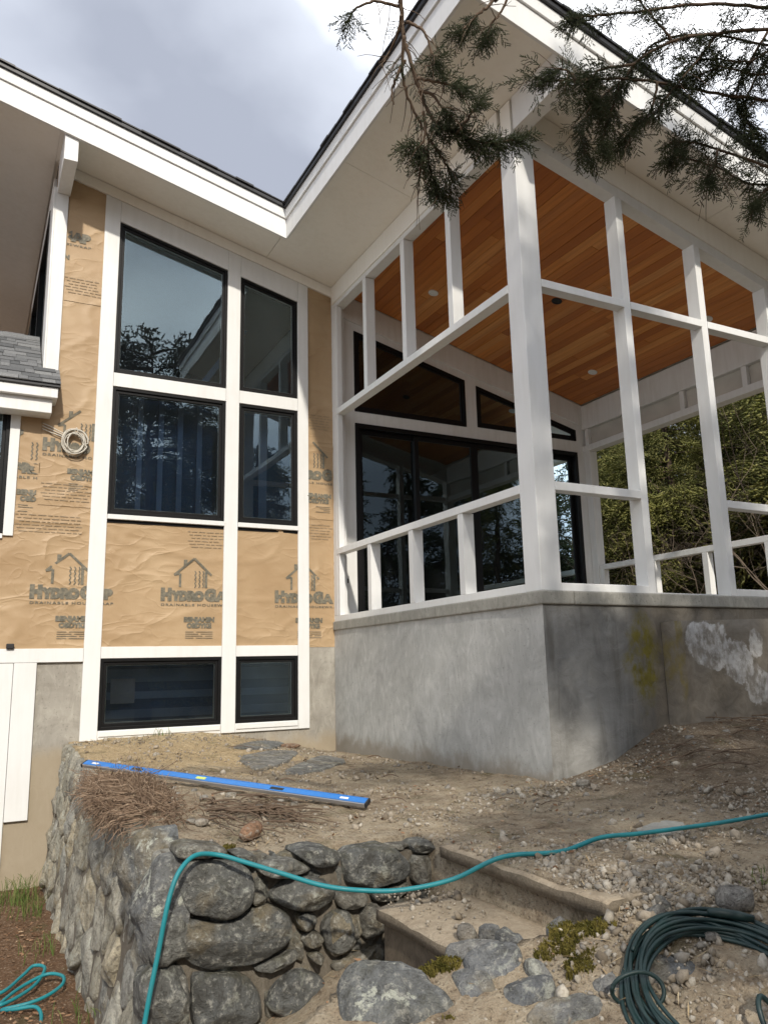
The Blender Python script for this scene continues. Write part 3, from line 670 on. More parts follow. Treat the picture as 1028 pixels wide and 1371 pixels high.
for xa, xb in ((.2, 1.12), (1.2, 2.10), (2.18, 3.08), (3.16, 4.03)):
    P('rail', MB().box(xa, xb, -D - .004, -D + .10, 2.535, 2.605), M['white'], bevel=.004)
for xa, xb in ((.2, 1.12), (2.18, 3.08), (3.16, 4.03)):
    P('rail', MB().box(xa, xb, -D - .004, -D + .10, .798, .868), M['white'], bevel=.004); P('bottom_plate', MB().box(xa, xb, -D + .001, -D + .14, .0, .062), M['white'], bevel=.004)
P('bottom_plate', MB().box(1.2, 2.1, -D + .03, -D + .10, .0, .012), M['white_old'])
P('top_plate', MB().slope(.2, 4.2, -D + .002, -D + .13, tp, lambda x: tp(x) + .13), M['white'], bevel=.004)
P('frieze_board', MB().slope(.2, 4.25, -D - .014, -D + .02, lambda x: tp(x) + .10, lambda x: zc(x) - .006), M['soffit'], bevel=.003)
P('frieze_board', MB().slope(.0, .2, -D + .03, -D + .17, K(3.9), lambda x: zc(x) - .006), M['soffit'])
# far (east) side of the porch
P('post', MB().box(4.06, 4.2, -.12, -.001, 0, 2.51), M['white_old'], bevel=.005)
P('header_beam', MB().box(4.05, 4.2, -D + .17, -.001, 2.51, 2.60), M['white_old'], bevel=.004)
P('frieze_board', MB().box(4.05, 4.2, -D + .17, -.001, 2.85, 3.215), M['white_old'], bevel=.004)
P('header_panel', MB().box(4.12, 4.18, -D + .17, -.001, 2.601, 2.849), M['panel'])
for ya in (-.12, -.98, -1.90, -2.83): P('batten', MB().box(4.06, 4.119, ya, ya + .07, 2.601, 2.849), M['white_old'], bevel=.003)
P('rail', MB().box(4.09, 4.19, -D + .17, -.12, .75, .822), M['white_old'], bevel=.004); P('bottom_plate', MB().box(4.08, 4.19, -D + .17, -.12, 0, .06), M['white_old'], bevel=.004)
for ya in (-.20, -1.15, -1.99, -2.86): P('baluster', MB().box(4.09, 4.18, ya, ya + .085, .061, .749), M['white_old'], bevel=.004)

# ---- cedar ceiling, board by board
ceil = P('porch_ceiling', MB().slope(.12, 4.06, -D + .13, -.002, lambda x: zc(x) + .001, lambda x: zc(x) + .012), M['room_dark'])
pm = MB().box(-.5, .5, -.5, .5, -.5, .5).mesh('plank', M['cedar'])
tilt = math.atan(S); bw = .112; xk = .135; rr = random.Random(3)
while xk < 4.04:
    y = -D + .135
    while y < -.03:
        L = rr.uniform(.7, 2.6); y2 = min(-.025, y + L)
        if -.025 - y2 < .35: y2 = -.025
        o = bpy.data.objects.new('plank', pm); col.objects.link(o); xm = xk + bw * .5 * math.cos(tilt)
        attach(o, ceil, (xm, (y + y2) / 2, zc(xm) - .008 + rr.uniform(-.0015, .0015))); o.rotation_euler = (0, tilt, 0); o.scale = (bw - .004, y2 - y - .003, .012); y = y2
    xk += bw * math.cos(tilt)
for (x, y, hole) in ((.983, -.906, 0), (3.514, -.889, 0), (3.554, -2.775, 0), (2.135, -1.833, 1)):
    d_ = MB(); z = zc(x) - .016
    ring = [(.062 * math.cos(a), .062 * math.sin(a)) for a in np.linspace(0, 2 * math.pi, 25)[:-1]]; rin = [(.045 * math.cos(a), .045 * math.sin(a)) for a in np.linspace(0, 2 * math.pi, 25)[:-1]]
    dl = MB().ring(ring, rin, -.008, .004, XY).build('downlight', M['black_plastic'] if hole else M['white'], house); dl.location = Vector((x, y, z)) - HB; dl.rotation_euler = (0, tilt, 0)
    ln = bpy.data.objects.new('lens', MB().prism(rin, -.003, .006, XY).mesh('lens', M['black_plastic'] if hole else M['white'])); col.objects.link(ln); ln.parent = dl

# ---- roof
OX, O1, O3 = -.88, -.725, -4.52; XR = 5.2; XL = -8
zt = lambda x: zc(x) + .235
rf = MB()
rf.slope(XL, XR, 0.0, 7, lambda x: zc(x) + .013, zt); rf.slope(XL, OX + .03, O1 + .03, 0.0, lambda x: zc(x) + .02, zt); rf.slope(OX + .03, XR, O3 + .03, 0.0, lambda x: zc(x) + .02, zt)
roof = P('roof', rf, M['soffit'])
def soffit(x0, x1, y0, y1): P('soffit_panel', MB().slope(x0, x1, y0, y1, zc, lambda x: zc(x) + .011), M['soffit'], roof)
soffit(XL, -3.338, O1 + .03, 7); soffit(-3.335, OX - .0035, O1 + .03, .01); soffit(OX + .0035, -.001, -2.18, .01); soffit(OX + .03, -.001, O3 + .03, -2.184); soffit(.001, 2.3, O3 + .03, -D + .12); soffit(2.304, XR, O3 + .03, -D + .12); soffit(4.2, XR, -D + .124, 7)
ff = lambda x: zc(x) - .109
def fascia_x(x0, x1, y):
    P('fascia', MB().slope(x0, x1, y, y + .028, ff, lambda x: ff(x) + .235), M['white'], roof, bevel=.003)
    P('fascia', MB().slope(x0, x1, y - .02, y + .02, lambda x: ff(x) + .236, lambda x: ff(x) + .356), M['white'], roof, bevel=.004)
    P('drip_edge', MB().slope(x0, x1, y - .045, y + .05, lambda x: ff(x) + .357, lambda x: ff(x) + .40), M['drip'], roof, bevel=.003)
fascia_x(XL, OX + .0, O1); fascia_x(OX, XR, O3)
zo = ff(OX)
P('fascia', MB().box(OX, OX + .028, O3 + .029, O1 - .001, zo, zo + .235), M['white'], roof, bevel=.003)
P('fascia', MB().box(OX - .02, OX + .02, O3 + .021, O1 - .021, zo + .236, zo + .354), M['white'], roof, bevel=.004)
P('drip_edge', MB().box(OX - .045, OX + .05, O3 + .051, O1 - .046, zo + .356, zo + .398), M['drip'], roof, bevel=.003)
# roofing felt edge: uneven shingle strip over the drip edge
def shingle_edge(pts):
    mb = MB(); rr = random.Random(11)
    for (a, b, cnt) in pts:
        a = Vector(a); b = Vector(b)
        for i in range(cnt):
            p, q = a.lerp(b, i / cnt), a.lerp(b, (i + 1) / cnt); d_ = (q - p); nrm = Vector((d_.y, -d_.x, 0)).normalized() * (.012 + rr.uniform(0, .012)); h = rr.uniform(.012, .022)
            bk = -nrm.normalized() * .35
            mb.hexa([p + nrm, q + nrm, q + bk, p + bk, p + nrm + Vector((0, 0, h)), q + nrm + Vector((0, 0, h)), q + bk + Vector((0, 0, h)), p + bk + Vector((0, 0, h))])
    return P('shingle_edge', mb, M['drip'], roof)
shingle_edge([((XL, O1 - .045, ff(XL) + .402), (OX, O1 - .045, ff(OX) + .402), 34), ((OX - .045, O1 - .045, zo + .40), (OX - .045, O3, zo + .40), 20), ((OX, O3 - .045, ff(OX) + .402), (XR, O3 - .045, ff(XR) + .402), 28)])
P('outrigger_beam', MB().hexa([(-3.30, -.69, 4.69), (-3.165, -.69, 4.69), (-3.165, .0, 4.69), (-3.30, .0, 4.69), (-3.30, -.69, zc(-3.30) - .002), (-3.165, -.69, zc(-3.165) - .002), (-3.165, .0, zc(-3.165) - .002), (-3.30, .0, zc(-3.30) - .002)]), M['white'], roof, bevel=.005)
P('outrigger_beam', MB().hexa([(.0, O3 + .032, 3.945), (.135, O3 + .032, 3.945), (.135, -D - .0, 3.945), (.0, -D - .0, 3.945), (.0, O3 + .032, zc(0) - .002), (.135, O3 + .032, zc(.135) - .002), (.135, -D - .0, zc(.135) - .002), (.0, -D - .0, zc(0) - .002)]), M['white'], roof, bevel=.005)

# ---- low shingled roof at the left
ry = lambda y: 2.385 + (y + .31) * .86                # its surface
lr = MB(); lr.prism([(-.31, 2.345), (-.31, 2.372), (.68, ry(.68) - .012), (1.7, 2.35), (1.7, 2.3), (.68, ry(.68) - .1), (-.28, 2.33)], -8, -3.345, YZ)
lr.prism([(-.31, 2.3455), (-.31, 2.371), (-.03, ry(-.03) - .013), (-.03, 2.36)], -3.345, -3.172, YZ)
low = P('low_roof', lr, M['drip'])
sm = MB(); sm.box(-.5, .5, 0, 1, 0, 1); sm = sm.mesh('shingle', M['shingle']); rr = random.Random(5); sa = math.atan(.86); row = 0
s_ = -.02; SL = .99 / math.cos(sa)
while s_ < SL - .03:
    x = -4.9 + rr.uniform(0, .1); xe = -3.168 if s_ < .30 else -3.342
    while x < xe - .02:
        wd_ = min(rr.choice((.09, .13, .17, .22, .26)), xe - x)
        if xe - x - wd_ < .04: wd_ = xe - x
        o = bpy.data.objects.new('shingle', sm); col.objects.link(o)
        yy = -.31 + s_ * math.cos(sa)
        attach(o, low, (x + wd_ / 2, yy, ry(yy) + .002)); o.rotation_euler = (sa - .055, 0, 0); o.scale = (wd_ - .004, .125, rr.choice((.006, .006, .011))); x += wd_
    s_ += .098; row += 1
P('eave_fascia', MB().box(-8, -3.19, -.285, -.004, 2.235, 2.343), M['white_old'], low, bevel=.006); P('eave_fascia', MB().box(-8, -3.235, -.225, -.004, 2.085, 2.234), M['white_old'], low, bevel=.006)
P('ridge_cap', MB().prism([(.60, ry(.60) + .012), (.68, ry(.68) + .02), (.78, ry(.60) + .012), (.68, ry(.68) - .02)], -8, -3.345, YZ), M['shingle'], low)

# ------------------------------------------------------------------ surveyed outlines, metres
FRONT=[
  [(-2.890,-1.414),(-2.819,-1.390),(-2.671,-1.416),(-2.576,-1.471),(-2.551,-1.544),(-2.565,-1.618),(-2.630,-1.668),(-2.704,-1.669),(-2.786,-1.644),(-2.858,-1.625),(-2.895,-1.554),(-2.915,-1.469)],
  [(-2.901,-1.667),(-2.840,-1.644),(-2.750,-1.674),(-2.649,-1.682),(-2.536,-1.640),(-2.459,-1.643),(-2.380,-1.697),(-2.355,-1.753),(-2.370,-1.802),(-2.458,-1.855),(-2.553,-1.884),(-2.665,-1.877),(-2.755,-1.877),(-2.835,-1.846),(-2.898,-1.780),(-2.917,-1.712)],
  [(-2.479,-1.597),(-2.400,-1.538),(-2.279,-1.537),(-2.165,-1.579),(-2.140,-1.636),(-2.167,-1.686),(-2.249,-1.709),(-2.360,-1.679),(-2.459,-1.634)],
  [(-2.551,-1.578),(-2.508,-1.567),(-2.493,-1.629),(-2.536,-1.640),(-2.565,-1.627)],
  [(-2.345,-1.703),(-2.260,-1.707),(-2.224,-1.748),(-2.260,-1.786),(-2.311,-1.786),(-2.341,-1.747)],
  [(-2.209,-1.794),(-2.188,-1.744),(-2.136,-1.721),(-2.063,-1.719),(-2.031,-1.822),(-2.067,-1.905),(-2.138,-1.919),(-2.189,-1.884)],
  [(-2.321,-1.802),(-2.240,-1.789),(-2.199,-1.830),(-2.220,-1.862),(-2.281,-1.864),(-2.311,-1.838)],
  [(-2.839,-1.878),(-2.773,-1.878),(-2.646,-1.905),(-2.571,-1.943),(-2.514,-2.027),(-2.504,-2.137),(-2.678,-2.155),(-2.825,-2.116),(-2.841,-1.964)],
  [(-2.495,-2.080),(-2.458,-2.005),(-2.331,-1.937),(-2.201,-2.003),(-2.171,-2.094),(-2.222,-2.143),(-2.302,-2.160),(-2.419,-2.145)],
  [(-2.553,-1.897),(-2.458,-1.872),(-2.341,-1.850),(-2.331,-1.886),(-2.400,-1.916),(-2.477,-1.935),(-2.534,-1.925)],
  [(-2.281,-1.894),(-2.240,-1.884),(-2.195,-1.909),(-2.210,-1.941),(-2.261,-1.928)],
  [(-2.913,-1.872),(-2.861,-1.858),(-2.847,-2.088),(-2.915,-2.074),(-2.923,-1.949)],
  [(-2.457,-2.170),(-2.341,-2.169),(-2.223,-2.185),(-2.142,-2.235),(-2.164,-2.331),(-2.438,-2.271)],
  [(-2.927,-1.343),(-2.874,-1.324),(-2.793,-1.338),(-2.691,-1.363),(-2.672,-1.399),(-2.783,-1.390),(-2.891,-1.393),(-2.917,-1.382)],
  [(-2.360,-1.420),(-2.247,-1.406),(-2.132,-1.438),(-2.100,-1.478),(-2.154,-1.517),(-2.238,-1.511),(-2.309,-1.461)],
  [(-2.653,-1.397),(-2.557,-1.400),(-2.538,-1.433),(-2.557,-1.461),(-2.624,-1.427)],
  [(-2.528,-1.447),(-2.460,-1.443),(-2.360,-1.446),(-2.309,-1.475),(-2.248,-1.514),(-2.310,-1.524),(-2.400,-1.525),(-2.479,-1.519),(-2.537,-1.485)],
  [(-2.093,-1.488),(-2.026,-1.445),(-1.815,-1.449),(-1.728,-1.534),(-1.717,-1.598),(-1.821,-1.637),(-1.945,-1.640),(-2.077,-1.602),(-2.088,-1.540)],
  [(-2.137,-1.648),(-1.958,-1.659),(-1.952,-1.700),(-2.031,-1.729),(-2.114,-1.716)],
  [(-1.708,-1.520),(-1.570,-1.527),(-1.563,-1.672),(-1.694,-1.665)],
  [(-1.693,-1.453),(-1.526,-1.456),(-1.549,-1.513),(-1.675,-1.519)],
  [(-2.172,-1.712),(-2.020,-1.750),(-1.998,-1.863),(-2.070,-1.920),(-2.175,-1.931)],
  [(-1.989,-1.725),(-1.885,-1.720),(-1.858,-1.846),(-1.951,-1.891),(-1.998,-1.853)],
  [(-1.939,-1.651),(-1.821,-1.647),(-1.712,-1.641),(-1.708,-1.694),(-1.835,-1.717),(-1.928,-1.709)],
  [(-2.163,-1.952),(-2.023,-1.938),(-1.878,-1.903),(-1.831,-1.991),(-1.954,-2.019),(-2.118,-2.018)],
]
FLAT=[
  [(-2.576,-5.759),(-2.485,-5.751),(-2.329,-5.799),(-2.298,-5.890),(-2.287,-5.947),(-2.263,-6.010),(-2.247,-6.067),(-2.290,-6.079),(-2.342,-6.051),(-2.387,-6.068),(-2.624,-5.921),(-2.601,-5.835)],
  [(-2.156,-5.843),(-2.068,-5.859),(-1.993,-5.925),(-1.995,-5.969),(-2.056,-5.956),(-2.117,-5.931),(-2.154,-5.871)],
  [(-2.128,-5.933),(-2.068,-5.946),(-1.966,-6.009),(-1.973,-6.056),(-2.031,-6.080),(-2.114,-6.037),(-2.139,-5.978)],
  [(-2.205,-5.963),(-2.157,-5.962),(-2.114,-6.037),(-2.120,-6.090),(-2.144,-6.103),(-2.220,-6.055),(-2.212,-6.015)],
  [(-2.088,-6.117),(-2.020,-6.140),(-1.961,-6.218),(-1.987,-6.248),(-2.081,-6.216),(-2.109,-6.168)],
  [(-1.985,-6.097),(-1.961,-6.128),(-1.940,-6.194),(-1.955,-6.212),(-1.988,-6.173),(-1.997,-6.123)],
  [(-2.042,-6.268),(-1.969,-6.282),(-1.899,-6.321),(-1.899,-6.383),(-1.944,-6.400),(-2.046,-6.337),(-2.116,-6.268)],
  [(-1.973,-5.897),(-1.923,-5.913),(-1.888,-5.963),(-1.924,-5.982),(-1.969,-5.947)],
  [(-1.804,-5.999),(-1.761,-6.011),(-1.730,-6.050),(-1.773,-6.062),(-1.810,-6.031)],
  [(-1.684,-6.342),(-1.608,-6.359),(-1.531,-6.406),(-1.523,-6.454),(-1.600,-6.464),(-1.686,-6.430),(-1.712,-6.377)],
  [(-1.856,-6.297),(-1.798,-6.320),(-1.801,-6.364),(-1.837,-6.379),(-1.878,-6.341)],
  [(-1.412,-6.173),(-1.354,-6.172),(-1.353,-6.214),(-1.410,-6.233),(-1.440,-6.209)],
  [(-1.509,-6.209),(-1.444,-6.213),(-1.432,-6.243),(-1.483,-6.258),(-1.536,-6.245)],
]
MOSS=[
  [(-2.291,-5.847),(-2.237,-5.834),(-2.193,-5.840),(-2.142,-5.911),(-2.140,-5.951),(-2.188,-5.951),(-2.261,-5.920)],
  [(-1.806,-6.013),(-1.726,-6.058),(-1.654,-6.110),(-1.607,-6.175),(-1.662,-6.218),(-1.744,-6.203),(-1.834,-6.176),(-1.935,-6.164),(-1.933,-6.090)],
  [(-1.853,-6.163),(-1.737,-6.206),(-1.785,-6.266),(-1.856,-6.277),(-1.918,-6.224)],
  [(-2.367,-6.049),(-2.290,-6.079),(-2.269,-6.114),(-2.298,-6.131),(-2.381,-6.071)],
  [(-2.763,-4.548),(-2.595,-4.578),(-2.587,-4.650),(-2.661,-4.636),(-2.749,-4.607)],
  [(-2.453,-4.837),(-2.359,-4.796),(-2.377,-4.894),(-2.447,-4.926)],
]
SLAB=[
  [(-1.513,-2.321),(-1.225,-1.911),(-.631,-1.113),(-.547,-1.558),(-1.052,-2.161),(-1.340,-2.405)],
  [(-1.550,-.993),(-1.102,-.496),(-.644,0.087),(-1.044,-.921),(-1.417,-1.084)],
  [(-.668,-5.333),(-.498,-5.274),(-.383,-5.273),(-.345,-5.359),(-.426,-5.460),(-.635,-5.507),(-.669,-5.439)],
  [(-1.676,-1.552),(-1.101,-1.037),(-.801,-.983),(-1.366,-1.922),(-1.687,-2.243)],
]
BRANCH={
 'A0':[(-2.629,-6.692,2.122),(-2.613,-6.545,1.962),(-2.587,-6.474,1.846),(-2.558,-6.433,1.749),(-2.536,-6.424,1.684),(-2.490,-6.404,1.590),(-2.436,-6.389,1.492),(-2.393,-6.406,1.431),(-2.327,-6.453,1.383),(-2.264,-6.504,1.338),(-2.196,-6.585,1.318)],
 'A1':[(-2.575,-6.468,1.703),(-2.552,-6.403,1.615),(-2.510,-6.370,1.544),(-2.457,-6.352,1.479),(-2.410,-6.341,1.422),(-2.402,-6.317,1.376),(-2.369,-6.291,1.306),(-2.326,-6.284,1.250)],
 'A2':[(-2.576,-6.453,1.836),(-2.665,-6.435,1.840),(-2.731,-6.400,1.816),(-2.754,-6.371,1.775)],
 'A3':[(-2.513,-6.444,1.567),(-2.477,-6.473,1.548),(-2.427,-6.510,1.526),(-2.398,-6.532,1.502)],
 'A4':[(-2.498,-6.426,1.539),(-2.451,-6.453,1.510),(-2.424,-6.459,1.471),(-2.402,-6.473,1.444)],
 'A5':[(-2.420,-6.356,1.409),(-2.369,-6.350,1.365),(-2.325,-6.341,1.320),(-2.296,-6.324,1.276)],
 'A6':[(-2.416,-6.331,1.379),(-2.416,-6.288,1.326),(-2.413,-6.264,1.294)],
 'A7':[(-2.584,-6.472,1.785),(-2.582,-6.419,1.734),(-2.594,-6.368,1.691),(-2.612,-6.340,1.673)],
 'A8':[(-2.356,-6.448,1.383),(-2.347,-6.496,1.400),(-2.343,-6.540,1.417),(-2.340,-6.575,1.424)],
 'A9':[(-2.462,-6.393,1.480),(-2.445,-6.383,1.430),(-2.447,-6.362,1.380),(-2.472,-6.346,1.351)],
 'A10':[(-2.550,-6.424,1.647),(-2.568,-6.385,1.591),(-2.575,-6.360,1.544),(-2.564,-6.355,1.504)],
 'A11':[(-2.193,-6.651,1.991),(-2.257,-6.589,1.887),(-2.316,-6.571,1.813),(-2.382,-6.541,1.730)],
 'A12':[(-2.560,-6.467,1.767),(-2.515,-6.501,1.725),(-2.478,-6.497,1.649),(-2.471,-6.503,1.600)],
 'A13':[(-2.193,-6.651,1.991),(-2.200,-6.587,1.897),(-2.231,-6.547,1.835),(-2.247,-6.527,1.779)],
 'B0':[(-0.509,-6.984,1.839),(-0.780,-6.917,2.010),(-0.995,-6.828,2.070),(-1.179,-6.720,2.067),(-1.345,-6.625,2.041),(-1.470,-6.526,1.961),(-1.523,-6.456,1.830),(-1.561,-6.425,1.712),(-1.590,-6.415,1.601)],
 'B1':[(-0.577,-6.825,1.819),(-0.856,-6.697,1.871),(-1.089,-6.621,1.881),(-1.357,-6.537,1.902),(-1.572,-6.490,1.878),(-1.753,-6.458,1.825),(-1.949,-6.432,1.780)],
 'B2':[(-0.491,-6.788,1.461),(-0.723,-6.675,1.555),(-0.910,-6.616,1.609),(-1.075,-6.579,1.638),(-1.213,-6.559,1.643),(-1.328,-6.538,1.613)],
 'B3':[(-0.778,-6.935,2.144),(-0.986,-6.836,2.178),(-1.230,-6.704,2.207),(-1.448,-6.574,2.190),(-1.631,-6.495,2.162),(-1.754,-6.467,2.117)],
 'B4':[(-1.163,-6.709,2.082),(-1.243,-6.644,1.955),(-1.332,-6.589,1.836),(-1.406,-6.562,1.722)],
 'B5':[(-0.895,-6.765,2.163),(-0.924,-6.665,2.041),(-0.940,-6.604,1.927),(-0.901,-6.615,1.800),(-0.866,-6.650,1.694)],
 'B6':[(-1.345,-6.625,2.041),(-1.419,-6.621,2.107),(-1.529,-6.613,2.197)],
 'B7':[(-0.738,-6.684,1.545),(-0.803,-6.617,1.512),(-0.841,-6.582,1.466),(-0.865,-6.576,1.426)],
 'B8':[(-1.115,-6.609,1.606),(-1.116,-6.580,1.533),(-1.139,-6.554,1.489)],
 'B9':[(-1.388,-6.563,1.872),(-1.387,-6.508,1.767),(-1.432,-6.459,1.712),(-1.467,-6.422,1.654)],
 'B10':[(-0.797,-6.927,1.995),(-0.883,-6.843,1.955),(-0.971,-6.760,1.912),(-1.130,-6.684,1.948),(-1.220,-6.618,1.910)],
 'B11':[(-1.816,-6.523,1.752),(-1.852,-6.524,1.783),(-1.891,-6.502,1.796)],
 'B12':[(-1.543,-6.590,1.883),(-1.667,-6.502,1.869),(-1.679,-6.461,1.789),(-1.670,-6.469,1.733)],
}

# ------------------------------------------------------------------ stones
def chaikin(p, k=1):
    for _ in range(k):
        q = []
        for i in range(len(p)):
            a, b = p[i], p[(i + 1) % len(p)]
            q += [(a[0] * .8 + b[0] * .2, a[1] * .8 + b[1] * .2), (a[0] * .2 + b[0] * .8, a[1] * .2 + b[1] * .8)]
        p = q
    return p
def resample(p, n):
    P_ = np.array(p + [p[0]]); L = np.r_[0, np.cumsum(np.hypot(*np.diff(P_, axis=0).T))]; t = np.linspace(0, L[-1], n + 1)[:-1]
    return np.c_[np.interp(t, L, P_[:, 0]), np.interp(t, L, P_[:, 1])]
def stone(poly, to3d, bulge, back, seed, n=28, gap=0.0, rough=1.0, pw=4.5, facets=4, cut=1, jit=.03):
    """A rough stone on a surveyed outline: steep rim, broken flat facets on the face, small-scale chipping."""
    if gap:
        try: poly = inset([p for i, p in enumerate(poly) if math.dist(p, poly[i - 1]) > .015], gap)
        except Exception: pass
    q = resample(chaikin(list(poly), cut), n); c = q.mean(0); size = max(.03, np.sqrt(np.ptp(q[:, 0]) * np.ptp(q[:, 1])))
    rs = random.Random(seed); pl = []
    for k in range(facets):
        a = rs.uniform(0, 6.283); sl = rs.uniform(.25, .95) * 2.2 * bulge / size; pl.append((math.cos(a) * sl, math.sin(a) * sl, bulge * rs.uniform(.72, 1.05)))
    S_ = [1.0, 1.0, .985, .95, .89, .81, .71, .59, .46, .32, .17]; V = []
    for k, s in enumerate(S_):
        for i in range(n):
            u, v = c + (q[i] - c) * s
            u2 = u + jit * size * s * noise.noise(Vector((u * 9 + seed, v * 9, seed * 1.7))); v2 = v + jit * size * s * noise.noise(Vector((v * 9, u * 9 + seed, 3.3)))
            if k == 0: dd = -back
            elif k == 1: dd = -.1 * bulge
            else:
                dd = bulge * (1 - s ** pw) ** .5
                for (gx_, gy_, h0) in pl: dd = min(dd, max(.42 * bulge * (1 - s ** 9), h0 + gx_ * (u - c[0]) + gy_ * (v - c[1])))
                w_ = min(1, (1.02 - s) * 6)
                dd += rough * bulge * w_ * (.16 * noise.noise(Vector((u * 5 + seed * 3, v * 5, seed))) + .10 * noise.noise(Vector((u * 14, v * 14 + seed, seed))) + .07 * noise.noise(Vector((u * 34 + seed, v * 34, 1))))
            V.append(to3d(u2, v2, dd))
    dd = bulge
    for (gx_, gy_, h0) in pl: dd = min(dd, h0)
    V.append(to3d(c[0], c[1], dd)); F = []
    for k in range(len(S_) - 1):
        for i in range(n):
            j = (i + 1) % n; F.append((k * n + i, k * n + j, (k + 1) * n + j, (k + 1) * n + i))
    b = (len(S_) - 1) * n; F += [(b + i, b + (i + 1) % n, len(V) - 1) for i in range(n)]
    return MB().add(V, F)
def fix_normals(o):
    import bmesh
    bm = bmesh.new(); bm.from_mesh(o.data); bmesh.ops.recalc_face_normals(bm, faces=bm.faces); bm.to_mesh(o.data); bm.free(); return o

import bmesh
_bm = bmesh.new(); bmesh.ops.create_icosphere(_bm, subdivisions=3, radius=1); ICO2 = ([tuple(v.co) for v in _bm.verts], [tuple(v.index for v in f.verts) for f in _bm.faces]); _bm.free()
wall = thing('stone_wall', 'mortared field stone retaining wall holding up the dirt terrace', 'stone wall', (-2.95, -2.4, -2.5))
face = lambda z: -2.94 - .14 * (-1.3 - z) / 1.2
core = MB(); core.prism([(face(-2.75) + .022, -2.75), (face(-1.40) + .022, -1.40), (-2.72, -1.42), (-2.72, -2.75)], -4.68, -.01, lambda u, v, w: (u, w, v))
core.box(-2.90, -1.60, -4.735, -4.55, -2.75, -1.50)
core.build('mortar', M['core'], wall)
# long face: rough courses of irregular stones as clipped cells
def cells(sites, box):
    out = []
    for i, s in enumerate(sites):
        poly = box(s)
        for j, t in enumerate(sites):
            if i == j or abs(t[0] - s[0]) > 1.2 or abs(t[1] - s[1]) > .9: continue
            mx, my = (s[0] + t[0]) / 2, (s[1] + t[1]) / 2; nx_, ny_ = t[0] - s[0], t[1] - s[1]; q = []
            for k in range(len(poly)):
                a, b = poly[k], poly[(k + 1) % len(poly)]
                da = (a[0] - mx) * nx_ + (a[1] - my) * ny_; db = (b[0] - mx) * nx_ + (b[1] - my) * ny_
                if da <= 0: q.append(a)
                if da * db < 0: f_ = da / (da - db); q.append((a[0] + (b[0] - a[0]) * f_, a[1] + (b[1] - a[1]) * f_))
            poly = q
            if len(poly) < 3: break
        out.append(poly)
    return out
top = lambda y: -1.20 + .043 * y
rr = random.Random(21); sites = []
z = -2.66; r_i = 0
while z < -1.2:
    hgt = rr.uniform(.20, .33); y = -4.62 + rr.uniform(.02, .2)
    while y < 0:
        wdt = rr.uniform(.24, .58); sites.append((y + wdt / 2 + rr.uniform(-.05, .05), z + hgt / 2 + rr.uniform(-.075, .075))); y += wdt
        if rr.random() < .3: sites.append((y + rr.uniform(-.06, .06), z + rr.uniform(.0, hgt)))
    z += hgt; r_i += 1
sites = [s for s in sites if s[1] < top(s[0]) - .04]
for k, poly in enumerate(cells(sites, lambda s: [(-4.64, -2.75), (.0, -2.75), (.0, top(0)), (-4.64, top(-4.8))])):
    if len(poly) < 3: continue
    ar = np.ptp([p[0] for p in poly]) * np.ptp([p[1] for p in poly])
    if ar < .004: continue
    o = stone(poly, lambda u, v, d: (face(v) + .04 - d, u, v), rr.uniform(.04, .085), .12, k * 1.37, 26, .003, 1.5, 7.5).build('stone', M['stone'], wall, True); fix_normals(o)
# capping stones along the broken top edge
for k in range(17):
    y = -4.5 + k * .275 + rr.uniform(-.05, .05); a = rr.uniform(.09, .16); b = rr.uniform(.1, .17); zt_ = top(y) + rr.uniform(-.05, .01)
    poly = [(-2.86 + a * .85 * math.cos(t) * rr.uniform(.8, 1.15), y + b * math.sin(t) * rr.uniform(.8, 1.15)) for t in np.linspace(0, 2 * math.pi, 9)[:-1]]
    o = stone(poly, lambda u, v, d, zt_=zt_: (u, v, zt_ - .09 + d), .08, .12, 50 + k * 2.1, 14).build('stone', M['stone'], wall, True); fix_normals(o)
# end face: rubble between, then the big boulders
rs = random.Random(77); fs_ = [(rs.uniform(-2.95, -1.58), rs.uniform(-2.45, -1.44)) for _ in range(95)]
for k, poly in enumerate(cells(fs_, lambda s: [(-2.99, -2.55), (-1.56, -2.55), (-1.56, -1.47), (-2.99, -1.40)])):
    if len(poly) < 3 or np.ptp([p[0] for p in poly]) * np.ptp([p[1] for p in poly]) < .003: continue
    o = stone(poly, lambda u, v, d: (u, -4.685 - d, v), rs.uniform(.05, .09), .1, 700 + k * 1.1, 18, .003, 1.4, 6.0).build('stone', M['stone_dark'], wall, True); fix_normals(o)
for k, poly in enumerate(FRONT):
    big = len(poly) > 8
    o = stone(poly, lambda u, v, d: (u, -4.76 - d, v), .135 if big else .085, .14, 100 + k * 1.9, 40 if big else 24, 0, 1.1, 3.6, 5).build('stone', M['stone_dark'], wall, True); fix_normals(o)
for k, (x_, y_, z_, sx_, sy_, sz_) in enumerate(((-2.955, -4.70, -1.95, .13, .16, .14), (-2.965, -4.69, -2.21, .14, .17, .14), (-2.975, -4.69, -2.48, .15, .17, .15), (-2.93, -4.72, -1.72, .11, .12, .12))):
    V = [Vector(v) for v in ICO2[0]]; V = [v * (1 + .25 * noise.noise(v * 1.3 + Vector((k * 3, 0, 0))) + .10 * noise.noise(v * 3.3 + Vector((0, k * 3, 0)))) for v in V]
    V = [(x_ + max(-.85, min(.9, v.x)) * sx_, y_ + max(-.85, v.y) * sy_, z_ + max(-.9, min(.9, v.z)) * sz_) for v in V]
    MB().add(V, ICO2[1]).build('stone', M['stone_dark'], wall, True)
